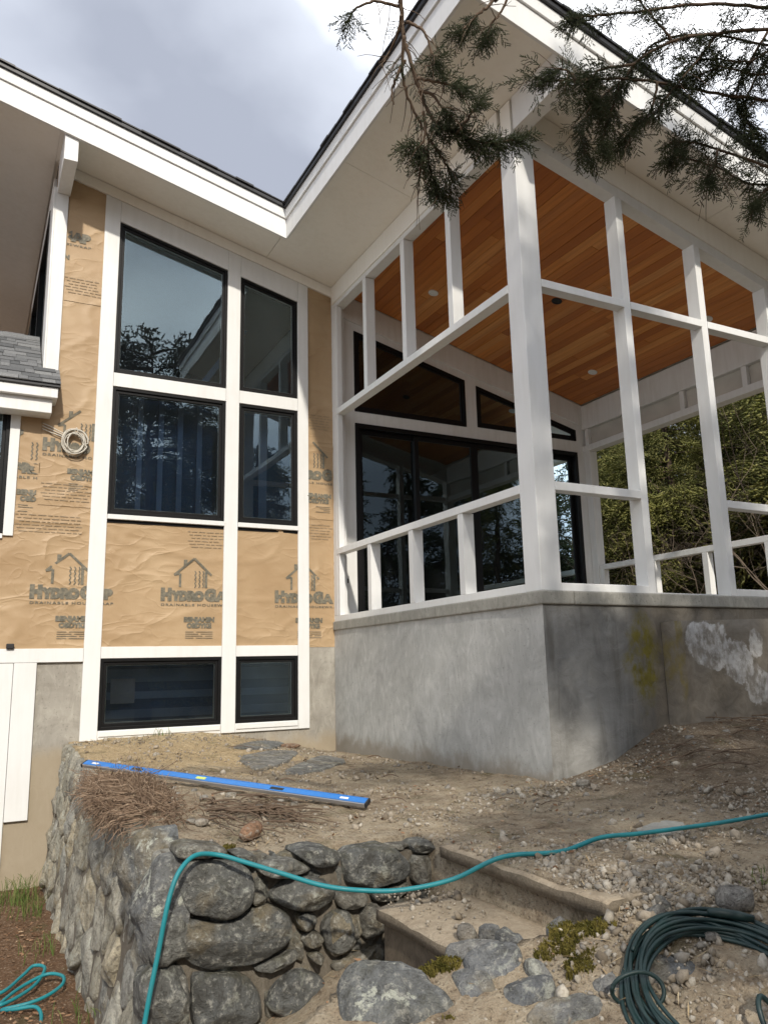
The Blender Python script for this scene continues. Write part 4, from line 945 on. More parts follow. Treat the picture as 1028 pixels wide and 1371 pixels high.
# two tall pale boulders standing at the corner
for k, (px_, y_, z0_, z1_, w_) in enumerate(((-2.93, -4.32, -1.78, -1.30, .20), (-2.92, -4.66, -1.86, -1.36, .17))):
    poly = [(y_ + w_ * math.cos(t) * .8, (z0_ + z1_) / 2 + (z1_ - z0_) / 2 * math.sin(t)) for t in np.linspace(0, 2 * math.pi, 11)[:-1]]
    o = stone(poly, lambda u, v, d: (face(v) - d, u, v), .13, .12, 200 + k * 3, 32, 0, 1.1, 3.0, 5).build('stone', M['stone_lichen'], wall, True); fix_normals(o)

# ------------------------------------------------------------------ concrete steps
st = thing('garden_steps', 'worn concrete steps descending beside the end of the stone wall', 'steps', (-1.9, -5.5, -1.9))
def slab(x0, x1, y0, y1, z0, z1, seed):
    nX, nY = 10, 30; V = []; T = []
    for s_ in (0, 1):
        for i in range(nX + 1):
            for j in range(nY + 1):
                x = x0 + (x1 - x0) * i / nX; y = y0 + (y1 - y0) * j / nY
                e_ = .016 * noise.noise(Vector((y * 4, seed, s_ * .4))) if i == 0 else 0
                z = (z1 + .006 * noise.noise(Vector((x * 6, y * 6, seed)))) if s_ else z0
                if s_ and i == 0: z -= .010 + .008 * noise.noise(Vector((y * 9, seed, 7)))
                V.append((x + e_, y, z))
    N = (nX + 1) * (nY + 1); id_ = lambda s_, i, j: s_ * N + i * (nY + 1) + j
    for i in range(nX):
        for j in range(nY): T += [(id_(1, i, j), id_(1, i + 1, j), id_(1, i + 1, j + 1), id_(1, i, j + 1)), (id_(0, i, j + 1), id_(0, i + 1, j + 1), id_(0, i + 1, j), id_(0, i, j))]
    for j in range(nY): T += [(id_(0, 0, j), id_(1, 0, j), id_(1, 0, j + 1), id_(0, 0, j + 1)), (id_(0, nX, j + 1), id_(1, nX, j + 1), id_(1, nX, j), id_(0, nX, j))]
    for i in range(nX): T += [(id_(0, i + 1, 0), id_(1, i + 1, 0), id_(1, i, 0), id_(0, i, 0)), (id_(0, i, nY), id_(1, i, nY), id_(1, i + 1, nY), id_(0, i + 1, nY))]
    return V, T
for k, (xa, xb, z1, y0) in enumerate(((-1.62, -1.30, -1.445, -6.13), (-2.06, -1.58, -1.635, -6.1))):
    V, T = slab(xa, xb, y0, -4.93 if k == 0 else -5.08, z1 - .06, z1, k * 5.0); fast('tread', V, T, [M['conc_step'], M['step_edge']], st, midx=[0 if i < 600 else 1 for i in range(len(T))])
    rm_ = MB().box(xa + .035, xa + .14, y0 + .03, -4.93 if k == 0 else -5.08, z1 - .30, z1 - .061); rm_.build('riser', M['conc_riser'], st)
# gravel lying on the second tread
# ------------------------------------------------------------------ loose flat stones of the bank beside the steps
lab = {0: ('boulder', 'large grey boulder crusted with pale lichen at foot of the steps', 'stone_lichen', .13, 'boulder'),
       3: ('slate_stone', 'dark blue slate slab beside a moss clump', 'stone_slate', .045, 'stone'),
       9: ('flat_stone', 'flat brown stone lying inside the dark cord coil', 'stone_slate', .025, 'stone')}
for k_, l_ in {1: 'flat grey stone touching the edge of the lower step tread', 2: 'broad grey flat stone between a moss clump and dark slate', 4: 'long pale grey flagstone set in the dirt bank', 5: 'thin slate sliver beside the long pale flagstone', 6: 'large pale flagstone lying next to the cord coil', 7: 'small rounded stone at the corner of the lower tread', 8: 'small stone under the front edge of the top step', 10: 'stone touching the outside of the dark cord coil'}.items(): lab[k_] = ('flat_stone', l_, 'stone_slate', .052, 'stone')
for k, poly in enumerate(FLAT):
    if k: pc_ = np.mean(poly, 0); poly = [tuple(pc_ + (np.array(q_) - pc_) * 1.16) for q_ in poly]
    nm, lb, mt, hb, ct = lab.get(k, ('flat_stone', 'small flat stone in the gravel behind the cord coil', 'stone_slate', .052, 'stone'))
    cx, cy = np.mean(poly, 0)
    bz = gz(cx, min(cy, float(bank(cx)) - .02))
    f3 = (lambda u, v, d, bz=bz, cx=cx, cy=cy: (u, v, bz + (float(rbf(u, v)) - float(rbf(cx, cy))) * (1 if True else 0) + d - .012))
    o = stone(poly, f3, hb, .12, 300 + k * 2.3, 32, 0, .9 if k else 1.2, 9.0 if k else 3.4, 3 if k else 5).build(nm, M[mt], None, True); fix_normals(o)
    tag(o, lb, ct, 'flat stones behind the cord coil' if k not in lab else None)
for k, poly in enumerate(SLAB):
    cx, cy = np.mean(poly, 0); cx = min(cx, -.3); bz = gz(cx, cy)
    if k == 1: poly = [(x, min(y, -.08)) for x, y in poly]
    f3 = (lambda u, v, d: (u, v, gz(u, min(v, -.03)) + .004 + d))
    o = stone(poly, f3, .010 if k == 2 else .016, .05, 400 + k * 3.1, 40, 0, .3, 30.0, 0, 1 if k != 2 else 0, .012).build('paving_slab', M['conc_cap' if k == 2 else 'stone_slate'], None, False); fix_normals(o)
    tag(o, ['square grey paving slab on the terrace near the porch base', 'grey slate slab lying under the small basement window', 'square concrete paver sunk in dirt beyond the top step', 'broken grey slab amid gravel between two paving slabs'][k], 'paving slab')
# scattered single rocks
def rock(name, loc, size, seed, mat, label, cat, group=None, sq=.7):
    import bmesh
    bm = bmesh.new(); bmesh.ops.create_icosphere(bm, subdivisions=2, radius=1)
    for v in bm.verts:
        c = v.co; f_ = 1 + .28 * noise.noise(c * 1.1 + Vector((seed, 0, seed))) + .12 * noise.noise(c * 2.8 + Vector((0, seed, 0)))
        q = c * f_; q.x = max(-.85, min(.8, q.x)); q.z = max(-.6, min(.7, q.z))
        v.co = Vector((q.x * size, q.y * size * .8, q.z * size * sq))
    me = bpy.data.meshes.new(name); bm.to_mesh(me); bm.free(); me.materials.append(M[mat]); me.polygons.foreach_set('use_smooth', [True] * len(me.polygons))
    o = bpy.data.objects.new(name, me); col.objects.link(o); o.location = Vector(loc) + Vector((0, 0, size * sq * .42)); o.rotation_euler = (0, 0, seed * 2.3)
    return tag(o, label, cat, group)
def G3(x, y): return (x, y, gz(x, y))
rock('rock', G3(-1.126, -6.302), .085, 1.0, 'stone_pale', 'pale orange stained rock next to the dark cord coil', 'rock')
rock('rock', G3(-.012, -4.188), .055, 2.0, 'stone_pale', 'white rock lying in front of the porch base corner', 'rock')
sh = [(-2.53 + .10 * math.sin(t), -4.50 + .05 * t, gz(-2.5, -4.47) + .03 + .02 * math.sin(t)) for t in np.linspace(0, 1.9, 9)]
so = MB().tube([(x + .02 * noise.noise(Vector((k, 1, 2))), y, z) for k, (x, y, z) in enumerate(sh)], [.02, .036, .042, .044, .043, .04, .036, .03, .018], 12).build('clay_shard', M['terracotta'], None, True)
tag(so, 'curved terracotta shard lying on top of the stone wall', 'shard')
rock('rock', (-1.90, -5.75, -1.635), .05, 4.0, 'stone_slate', 'dark square stone chip on the lower step tread', 'rock', None, 1.1)
rock('rock', (-1.96, -5.68, -1.635), .045, 4.6, 'stone_pale', 'pale upright stone chip on the lower step tread', 'rock', None, 1.1)
rock('brick_fragment', G3(-.773, -.55), .12, 5.0, 'terracotta', 'orange clay fragment lying by the foundation under the window', 'brick', None, .25)
rr = random.Random(8)
for k in range(34):
    if k < 14: x, y = rr.uniform(-2.7, -1.9), rr.uniform(-4.5, -2.9)
    elif k < 26: x, y = rr.uniform(-1.4, -.2), rr.uniform(-6.6, -5.2)
    else: x, y = rr.uniform(.3, 1.9), rr.uniform(-4.6, -4.1)
    rock('pebble_stone', G3(x, y), rr.uniform(.022, .045), 10 + k * 1.3, 'stone_pale', 'small pale stone lying loose on the terrace dirt', 'stone', 'loose pale stones on the dirt', rr.uniform(.5, .8))

# ------------------------------------------------------------------ scatter helpers (uncountable cover)
ICO_V = np.array([(0, 0, 1), (.894, 0, .447), (.276, .851, .447), (-.724, .526, .447), (-.724, -.526, .447), (.276, -.851, .447), (.724, .526, -.447), (-.276, .851, -.447), (-.894, 0, -.447), (-.276, -.851, -.447), (.724, -.526, -.447), (0, 0, -1)])
ICO_F = np.array([(0, 1, 2), (0, 2, 3), (0, 3, 4), (0, 4, 5), (0, 5, 1), (1, 6, 2), (2, 7, 3), (3, 8, 4), (4, 9, 5), (5, 10, 1), (6, 7, 2), (7, 8, 3), (8, 9, 4), (9, 10, 5), (10, 6, 1), (11, 7, 6), (11, 8, 7), (11, 9, 8), (11, 10, 9), (11, 6, 10)])
def rand_rot(nr, rng):
    q = rng.normal(size=(nr, 4)); q /= np.linalg.norm(q, axis=1)[:, None]; w_, x_, y_, z_ = q.T
    return np.stack([np.stack([1 - 2 * (y_ * y_ + z_ * z_), 2 * (x_ * y_ - z_ * w_), 2 * (x_ * z_ + y_ * w_)], -1), np.stack([2 * (x_ * y_ + z_ * w_), 1 - 2 * (x_ * x_ + z_ * z_), 2 * (y_ * z_ - x_ * w_)], -1), np.stack([2 * (x_ * z_ - y_ * w_), 2 * (y_ * z_ + x_ * w_), 1 - 2 * (x_ * x_ + y_ * y_)], -1)], 1)
def inst(BV, BF, R, s, loc):
    V = np.einsum('nij,vj->nvi', R, BV) * s[:, None, :] if s.ndim == 2 else np.einsum('nij,vj->nvi', R, BV) * s[:, None, None]
    V = V + loc[:, None, :]; T = BF[None] + (np.arange(len(loc)) * len(BV))[:, None, None]
    return V.reshape(-1, 3), T.reshape(-1, BF.shape[1])
def ground_pts(N, zones, rng):
    out = []
    for (x0, x1, y0, y1, wgt) in zones:
        k = int(N * wgt); out.append(np.c_[rng.uniform(x0, x1, k), rng.uniform(y0, y1, k)])
    p = np.vstack(out); h = height(p[:, 0], p[:, 1]); keep = (h > -2.2) | (p[:, 0] < -3.0)
    cl = np.array([noise.noise(Vector((a * 1.6, b * 1.6, 11))) for a, b in p]); keep &= rng.uniform(size=len(p)) < np.clip(.55 + cl * 1.3, .08, 1)
    keep &= ~((p[:, 1] > -.03)); keep &= ~((p[:, 0] > -.03) & (p[:, 1] > -3.9)); keep &= ~((p[:, 0] > 1.15) & (p[:, 1] > -4.12 - (p[:, 0] - 1.2) * .12))
    keep &= ~((p[:, 0] > -3.16) & (p[:, 0] < -2.86) & (p[:, 1] > -4.9))
    return np.c_[p, h][keep]
Z_B = [(-2.5, -1.0, -6.75, -5.85, 1.0), (-1.5, -.7, -6.35, -5.9, .5)]
Z_T = [(-2.85, 0, -4.6, -.05, .36), (-1.6, 1.2, -6.3, -3.9, .34), (-1.55, -.6, -6.3, -5.4, .16), (-2.6, -.6, -7.0, -5.8, .22), (.1, 2.6, -4.7, -3.9, .1), (-.2, 2.5, -6.5, -4.6, .12)]
pt = ground_pts(26000, Z_T, RNG)
ex = np.c_[RNG.uniform(-2.02, -1.66, 260), RNG.uniform(-5.6, -4.95, 260)]; ex = ex[(RNG.uniform(size=260) < np.clip((ex[:, 1] + 5.75) * 1.4, .05, 1))]
pt = np.vstack([pt, np.c_[ex, np.full(len(ex), -1.63)]])
sz = np.clip(RNG.lognormal(-5.25, .68, len(pt)), .0025, .034)
pb = ground_pts(1500, Z_B, RNG); pt = np.vstack([pt, pb]); sz = np.r_[sz, np.clip(RNG.lognormal(-4.85, .5, len(pb)), .004, .026)]
BV = ICO_V * (1 + .0 * ICO_V); V, T = inst(BV * [1, .78, .55], ICO_F, rand_rot(len(pt), RNG), sz, pt + np.c_[np.zeros((len(pt), 2)), sz * .25])
V += RNG.normal(size=V.shape) * np.repeat(sz, 12)[:, None] * .13
tag(fast('gravel', V, T, M['pebble']), 'loose tan and grey gravel strewn over the dirt terrace', 'gravel', None, 'stuff')
# curled leaf and bark litter, dry straw
LF_V = np.array([(-.5, 0, 0), (-.1, .28, .12), (.5, .05, .0), (-.1, -.26, .10), (.1, 0, -.05)]); LF_F = np.array([(0, 4, 1), (1, 4, 2), (2, 4, 3), (3, 4, 0)])
pt = ground_pts(5200, [(-4.6, -3.1, -4.6, 0, 1.0), (.0, 2.6, -4.8, -3.9, .10), (-2.8, .5, -6.8, -3, .10)], RNG)
sz = RNG.uniform(.012, .05, len(pt)); V, T = inst(LF_V, LF_F, rand_rot(len(pt), RNG) * np.array([1, 1, .45])[None, :, None], sz, pt + [0, 0, .012])
tag(fast('leaf_litter', V, T, M['litter']), 'brown leaf and bark litter on the lower ground and dirt', 'leaf litter', None, 'stuff')
ST_V = np.array([(-.5, 0, 0), (-.1, .012, .02), (.5, 0, 0), (-.1, -.012, .02)]); ST_F = np.array([(0, 3, 1), (1, 3, 2)])
pt = ground_pts(9000, [(-2.85, -1.2, -2.4, -.04, .5), (-2.8, 1.4, -6.6, -2.4, .35), (.2, 2.6, -4.9, -4.0, .25)], RNG)
an = RNG.uniform(0, 2 * math.pi, len(pt)); Rz = np.zeros((len(pt), 3, 3)); Rz[:, 0, 0] = np.cos(an); Rz[:, 0, 1] = -np.sin(an); Rz[:, 1, 0] = np.sin(an); Rz[:, 1, 1] = np.cos(an); Rz[:, 2, 2] = 1; Rz[:, 2, 0] = RNG.normal(0, .15, len(pt))
sz = RNG.uniform(.02, .11, len(pt)); V, T = inst(ST_V * [1, 2.2, 1], ST_F, Rz, sz, pt + [0, 0, .012])
tag(fast('straw', V, T, M['straw']), 'dry straw and wood shavings scattered over the terrace', 'straw', None, 'stuff')
# thin strands: dead root mat hanging over the wall edge, brush pile, twigs, roots
def strands(paths, r, name, mat, sides=3):
    Vs, Ts, b = [], [], 0
    ang = np.linspace(0, 2 * math.pi, sides + 1)[:-1]
    for p in paths:
        p = np.asarray(p); t = np.gradient(p, axis=0); t /= np.linalg.norm(t, axis=1)[:, None] + 1e-9
        u = np.cross(t, [.31, .2, .93]); u /= np.linalg.norm(u, axis=1)[:, None] + 1e-9; v = np.cross(t, u); N = len(p)
        rad = (r if np.isscalar(r) else RNG.uniform(*r)) * np.linspace(1, .5, N)
        ring = p[:, None, :] + rad[:, None, None] * (np.cos(ang)[None, :, None] * u[:, None, :] + np.sin(ang)[None, :, None] * v[:, None, :])
        Vs.append(ring.reshape(-1, 3)); i = np.arange(N - 1)[:, None] * sides; k = np.arange(sides)[None]; k2 = (k + 1) % sides
        Ts.append(np.stack([b + i + k, b + i + k2, b + i + sides + k2, b + i + sides + k], -1).reshape(-1, 4)); b += N * sides
    return fast(name, np.vstack(Vs), np.vstack(Ts), M[mat], smooth=True)
paths = []
for k in range(3000):
    y = np.clip(RNG.normal(-3.2, .36), -4.1, -2.3); x = -2.88 + RNG.normal(0, .09) + .10 * RNG.uniform(); z = gz(max(x, -2.88), y) + RNG.uniform(.0, .06)
    d = np.array([RNG.normal(-.3, .5), RNG.normal(-.2, .6), RNG.normal(0, .3)]); L = RNG.uniform(.08, .25); p = [np.array([x, y, z])]; n_ = 6
    for i in range(n_):
        d = d + RNG.normal(0, .42, 3); d[2] -= .16; d /= np.linalg.norm(d) + 1e-6; q = p[-1] + d * L / n_
        if q[0] > -2.93: q[2] = max(q[2], gz(q[0], q[1]) + .006)
        else: q[0] = min(q[0], face(max(-2.6, min(-1.3, q[2]))) - .05 - RNG.uniform(0, .05))
        p.append(q)
    paths.append(p)
rt = strands(paths, (.0011, .0042), 'root_mat', 'roots'); tag(rt, 'matted dead brown roots hanging over the stone wall edge', 'dead roots', None, 'stuff')
paths = []
for k in range(150):
    if k < 80: x, y = RNG.uniform(-2.6, -2.1), RNG.uniform(-4.3, -3.5)
    elif k < 125: x, y = RNG.uniform(.4, 2.2), RNG.uniform(-4.7, -4.1)
    else: x, y = RNG.uniform(-2.6, 1), RNG.uniform(-5.4, -1)
    if -2.9 < x < -1.5 and y < -4.55: continue
    a = RNG.normal(-.9, .5); L = RNG.uniform(.10, .45 if k < 125 else .25); p = []; z = RNG.uniform(.008, .05)
    for i in range(6):
        t = i / 5; xx = x + math.cos(a) * L * t; yy = y + math.sin(a) * L * t; a += RNG.normal(0, .12)
        if -2.9 < xx < -1.65: yy = max(yy, -4.6)
        p.append((xx, yy, gz(max(xx, -2.85), yy) + z + .02 * math.sin(t * 3)))
    paths.append(p)
tw = strands(paths, (.002, .007), 'brush_twigs', 'twig', 5); tag(tw, 'dry twigs and sticks strewn beside the blue level', 'twigs', None, 'stuff')
# grass tufts
paths = []
for (cx, cy, cz, nn, hh, sp) in ((-3.30, -.5, -2.5, 90, .22, .10), (-3.22, -.95, -2.5, 50, .16, .09), (-3.05, -3.45, -2.45, 30, .14, .08), (-2.0, -.12, -1.19, 18, .09, .08), (-.75, -6.25, -1.5, 40, .06, .09), (-3.2, -2.0, -2.5, 26, .12, .08)):
    for k in range(nn):
        a = RNG.uniform(0, 6.28); b = np.array([cx + RNG.normal(0, sp), cy + RNG.normal(0, sp), cz]); b[0] = min(b[0], -3.14) if cx < -3.1 else b[0]
        h_ = hh * RNG.uniform(.5, 1.1); d = np.array([math.cos(a), math.sin(a), 0]) * h_ * RNG.uniform(.1, .6)
        b[2] = gz(b[0], b[1]) - .01; paths.append([b, b + d * .25 + [0, 0, h_ * .5], b + d * .6 + [0, 0, h_ * .85], b + d + [0, 0, h_]])
tag(strands(paths, .0028, 'grass', 'grass', 3), 'fresh green grass blades sprouting at the wall foot', 'grass', None, 'stuff')
# moss cushions: short upright fuzz over the bedded stones
paths = []
for k, poly in enumerate(MOSS[:5]):
    P_ = np.array(poly); lo, hi = P_.min(0) - .03, P_.max(0) + .03; c_ = P_.mean(0); N = int(36000 * np.prod(hi - lo))
    for _ in range(N):
        u, v = RNG.uniform(lo, hi); ins = 1e9
        for a_, b_ in zip(poly, poly[1:] + poly[:1]):
            e_ = np.subtract(b_, a_); nn_ = np.array([-e_[1], e_[0]]) / (np.hypot(*e_) + 1e-9); sg_ = np.sign(nn_ @ (c_ - a_)); ins = min(ins, sg_ * (nn_ @ (np.array([u, v]) - a_)))
        if ins + .035 * noise.noise(Vector((u * 16, v * 16, k))) + .02 * noise.noise(Vector((u * 45, v * 45, k))) < .012: continue
        zb_ = gz(u, min(v, float(bank(u)) - .02)) if v < -5.5 else gz(max(u, -2.85), max(v, -4.6)) + .015
        zb_ += .008 + .012 * noise.noise(Vector((u * 11, v * 11, 2))); h_ = RNG.uniform(.003, .009); d_ = RNG.normal(0, .006, 2)
        paths.append([(u, v, zb_ - .03), (u + d_[0] * .4, v + d_[1] * .4, zb_ + h_ * .4), (u + d_[0], v + d_[1], zb_ + h_)])
mo = strands(paths, .0034, 'moss', 'moss', 3); tag(mo, 'olive moss cushions between the flat stones', 'moss', None, 'stuff')

# ------------------------------------------------------------------ hoses, cord, level, cable
def smooth_path(p, m=8):
    p = [Vector(q) for q in p]; out = []
    for i in range(len(p) - 1):
        a, b, c, d = p[max(i - 1, 0)], p[i], p[i + 1], p[min(i + 2, len(p) - 1)]
        for k in range(m):
            t = k / m; out.append(.5 * ((2 * b) + (c - a) * t + (2 * a - 5 * b + 4 * c - d) * t * t + (3 * b - a - 3 * c + d) * t ** 3))
    out.append(p[-1]); return out
hz = lambda x, y: gz(x, y) + .042
hose = [(5.5, -6.6, hz(5.5, -6.6)), (3.6, -6.2, hz(3.6, -6.2)), (2.0, -5.95, hz(2.0, -5.95)), (.9, -5.75, hz(.9, -5.75)), (.164, -5.639, hz(.164, -5.639)), (.011, -5.607, hz(.01, -5.6)), (-.338, -5.572, hz(-.338, -5.572)), (-.857, -5.567, hz(-.857, -5.567)), (-1.1, -5.55, hz(-1.1, -5.55)), (-1.333, -5.53, -1.405), (-1.60, -5.45, -1.41), (-1.80, -5.34, -1.50), (-2.03, -5.27, -1.53), (-2.21, -5.2, -1.521),
        (-2.36, -5.13, -1.495), (-2.50, -5.03, -1.45), (-2.64, -4.92, -1.405), (-2.75, -4.85, -1.372), (-2.86, -4.87, -1.357), (-2.943, -4.93, -1.40), (-2.985, -4.95, -1.484), (-3.01, -4.96, -1.585), (-3.03, -4.96, -1.70), (-3.06, -4.97, -1.84), (-3.09, -4.98, -2.0), (-3.14, -5.02, -2.2), (-3.25, -5.1, hz(-3.25, -5.1)), (-3.6, -5.0, hz(-3.6, -5.0))]
tag(MB().tube(smooth_path(hose), .0105, 10).build('air_hose', M['teal'], None, True), 'teal hose draped over the stone wall and across the steps', 'hose')
cz_ = gz(-3.3, -2.8) + .02
coil = []
for (x, y, dz) in ((-3.95, -2.6, 0), (-3.7, -2.68, 0), (-3.506, -2.741, .01), (-3.369, -2.56, .03), (-3.297, -2.47, .05), (-3.235, -2.553, .05), (-3.30, -2.75, .03), (-3.42, -2.9, .02), (-3.514, -2.96, .02), (-3.40, -2.78, .03), (-3.24, -2.68, .05), (-3.15, -2.76, .05), (-3.16, -2.88, .04), (-3.25, -2.96, .02), (-3.36, -3.0, .01), (-3.5, -2.99, .0), (-3.44, -3.08, .02), (-3.33, -3.14, .03), (-3.31, -3.28, .01), (-3.37, -3.42, 0), (-3.6, -3.6, 0)): coil.append((x, y, cz_ + dz))
tag(MB().tube(smooth_path(coil), .0105, 10).build('hose_loop', M['teal'], None, True), 'loose loops of teal hose lying on the bark mulch', 'hose')
cr = thing('extension_cord', 'coiled dark green extension cord lying on the stony bank', 'cord', (-1.42, -6.45, gz(-1.42, -6.45)))
pth = []; rr = random.Random(4); turns = 15; cx0, cy0 = -1.54, -6.59
for i in range(turns * 26):
    t = i / 26; a = 2 * math.pi * t + 2.4; lay = t
    rad = .285 + .034 * math.sin(lay * 2.3) + .007 * math.sin(3 * a + lay * .4) + .006 * math.sin(2 * a + lay * 1.1)
    ox = .012 * math.sin(t * 1.7); oy = .012 * math.cos(t * 1.3)
    x = cx0 + ox + rad * math.cos(a) * 1.05; y = cy0 + oy + rad * math.sin(a) * .95
    pth.append((x, y, float(rbf(x, y)) + .030 + .020 * math.sin(lay * 3.9) + .004 * math.sin(3 * a + lay)))
MB().tube(smooth_path(pth, 3), .0072, 8).build('cord', M['cord'], cr, True)
px0 = pth[-1]
# wraps holding the coil, and the two plugs
for a0 in (2.62,):
    bx, by = cx0 + .30 * math.cos(a0), cy0 + .27 * math.sin(a0); u = Vector((math.cos(a0), math.sin(a0), 0)); bz = float(rbf(bx, by)) + .045
    MB().tube(smooth_path([Vector((bx, by, bz)) + u * .085 * math.cos(t) + Vector((0, 0, .055 * math.sin(t))) + Vector((-u.y, u.x, 0)) * .01 * math.sin(2 * t) for t in np.linspace(0, 6.6, 13)], 3), .0072, 8).build('cord_wrap', M['cord'], cr, True)
PX = lambda x, y, dz: (x, y, float(rbf(x, y)) + dz)
MB().tube([PX(-1.36, -6.38, .07), PX(-1.35, -6.385, .07), PX(-1.325, -6.40, .07), PX(-1.27, -6.44, .068), PX(-1.23, -6.47, .065)], [.008, .014, .017, .017, .013], 10).build('plug', M['cord'], cr, True)
MB().tube(smooth_path([PX(-1.60, -6.79, .02), PX(-1.59, -6.75, .09), PX(-1.55, -6.73, .10), PX(-1.51, -6.75, .05)], 4), .0085, 8).build('cord_end', M['cord'], cr, True)

# spirit level
A = Vector((-3.0, -2.125, gz(-2.85, -2.125) + .085)); Bv = Vector((-1.575, -4.02, gz(-1.575, -4.02) + .05))
ax = (Bv - A).normalized(); LL = (Bv - A).length; sd = Vector((-ax.y, ax.x, 0)).normalized()
if sd.dot(CAM - A) < 0: sd = -sd
upv = (Vector((0, 0, 1)) - ax * ax.z).normalized(); tl = math.radians(24)
fx = (upv * math.cos(tl) + sd * math.sin(tl)).normalized(); fy = ax.cross(fx).normalized()      # fx: broad face normal
if fy.z < 0: fy = -fy
def lv(t, a, b): return A + ax * t + fx * a + fy * b
lvl = thing('spirit_level', 'long blue spirit level lying across the terrace edge', 'level', A)
def lbox(t0, t1, a0, a1, b0, b1, name, mat, bev=.003):
    c = [lv(t0, a0, b0), lv(t1, a0, b0), lv(t1, a1, b0), lv(t0, a1, b0), lv(t0, a0, b1), lv(t1, a0, b1), lv(t1, a1, b1), lv(t0, a1, b1)]
    o = MB().hexa(c).build(name, M[mat], lvl, bevel=bev); return fix_normals(o)
h2 = .030
lbox(.012, LL - .012, -.012, .012, -h2, h2, 'body', 'alu'); lbox(.014, LL - .014, .0125, .0155, -h2 + .008, h2 - .004, 'face', 'blue_paint', .001); lbox(.013, LL - .013, -.013, .0145, h2 + .0005, h2 + .004, 'top_edge', 'blue_paint', .001)
lbox(0, .012, -.014, .016, -h2 - .002, h2 + .005, 'end_cap', 'black_plastic'); lbox(LL - .012, LL, -.014, .016, -h2 - .002, h2 + .005, 'end_cap', 'black_plastic')
for f_ in (.22, .72): lbox(LL * f_ - .05, LL * f_ + .05, .0157, .0172, -.012, .014, 'hand_grip', 'black_plastic', .001)
lbox(LL * .46 - .04, LL * .46 + .04, .0157, .0175, -.012, .014, 'vial', 'vial', .001)
for f_ in (.05, .93): lbox(LL * f_ - .03, LL * f_ + .03, .0157, .0168, -.008, .010, 'sticker', 'white', .0005)

# bundle of white cable hanging on the wrap
cb = thing('cable_bundle', 'coiled white cable bundle hanging on the brown housewrap', 'cable', (-2.99, -.05, 1.86)); rr = random.Random(2)
pth = []
for i in range(9 * 20):
    a = 2 * math.pi * i / 20; lay = i // 20; r_ = .105 + .02 * math.sin(lay * 2.1) + .008 * math.sin(2 * a + lay)
    pth.append((-2.985 + .012 * math.sin(lay * 3) + r_ * math.cos(a), -.045 - .012 * ((lay * 3) % 4) + .008 * math.sin(a * 2 + lay), 1.855 + .01 * math.cos(lay * 2) + r_ * 1.15 * math.sin(a)))
MB().tube(pth, .0065, 7).build('cable', M['white_cable'], cb, True)
for k in range(3):
    MB().tube(smooth_path([(-3.30, -.012, 2.035 - .03 * k), (-3.22, -.03, 2.0 - .03 * k), (-3.13, -.04, 1.955 - .022 * k), (-3.06, -.05, 1.93 - .02 * k), (-2.99, -.06, 1.97)], 5), .006, 7).build('cable_run', M['white_cable'], cb, True)
MB().tube(smooth_path([(-2.99, -.075, 1.96), (-2.975, -.09, 2.0), (-2.96, -.08, 1.95), (-2.985, -.03, 1.93), (-3.0, -.06, 1.97)], 5), .006, 7).build('tie', M['white_cable'], cb, True)

# ------------------------------------------------------------------ trees
def cone_sprig(rng, L, n1, n2, w, droop=.25, flatf=.5):
    """One foliage spray along +x: side shoots carrying short scale-leaf cords (three-sided cones)."""
    V, T = [], []
    def cone(p, d, l, r):
        d = d / (np.linalg.norm(d) + 1e-9); u = np.cross(d, [.3, .5, .8]); u /= np.linalg.norm(u); v = np.cross(d, u); b = len(V)
        for k in range(3): a = 2.094 * k; V.append(p + r * (math.cos(a) * u + math.sin(a) * v) + d * l * .18)
        V.append(p + d * l); V.append(p)
        T.extend([(b, b + 1, b + 3), (b + 1, b + 2, b + 3), (b + 2, b, b + 3), (b + 1, b, b + 4), (b + 2, b + 1, b + 4), (b, b + 2, b + 4)])
    for i in range(n1):
        t = (i + .5) / n1; p = np.array([L * t, 0, -droop * L * t * t]); s = 1 if i % 2 else -1
        l1 = L * (.55 - .35 * t) * rng.uniform(.7, 1.2); d1 = np.array([.75, s * rng.uniform(.4, 1), rng.normal(0, flatf)]); d1 /= np.linalg.norm(d1)
        for j in range(n2):
            t2 = (j + .3) / n2; q = p + d1 * l1 * t2 + [0, 0, -droop * l1 * t2 * t2]; d2 = d1 + np.array([.35, rng.normal(0, .55), rng.normal(-.1, .55)])
            cone(q, d2, l1 * rng.uniform(.28, .5), w)
    return np.array(V), np.array(T)
def basis(d, rng):
    d = d / (np.linalg.norm(d, axis=1)[:, None] + 1e-9); up = np.array([0, 0, 1.0]) + rng.normal(0, .25, d.shape)
    y = np.cross(up, d); y /= np.linalg.norm(y, axis=1)[:, None] + 1e-9; z = np.cross(d, y)
    return np.stack([d, y, z], -1)
def spread(base, pos, dirs, size, rng):
    """Put copies of the sprays in `base` at pos along dirs, joined into one vertex and face list."""
    Vs, Ts, b = [], [], 0; R = basis(dirs, rng); pick = rng.integers(0, len(base), len(pos))
    for k, (BV_, BT_) in enumerate(base):
        m = pick == k
        if not m.any(): continue
        V = np.einsum('nij,vj->nvi', R[m], BV_) * size[m][:, None, None] + pos[m][:, None, :]
        T = BT_[None] + (np.arange(m.sum()) * len(BV_))[:, None, None] + b; Vs.append(V.reshape(-1, 3)); Ts.append(T.reshape(-1, 3)); b += m.sum() * len(BV_)
    return np.vstack(Vs), np.vstack(Ts)
rg = np.random.default_rng(12)
SPRAY = [cone_sprig(rg, 1.0, 13, 6, .021) for _ in range(5)]            # dense, for the near branches
COARSE = [cone_sprig(rg, 1.0, 7, 4, .05) for _ in range(4)]

FROND = [cone_sprig(rg, 1.0, 11, 5, .026, .45, .16) for _ in range(4)]        # flat drooping hemlock fronds
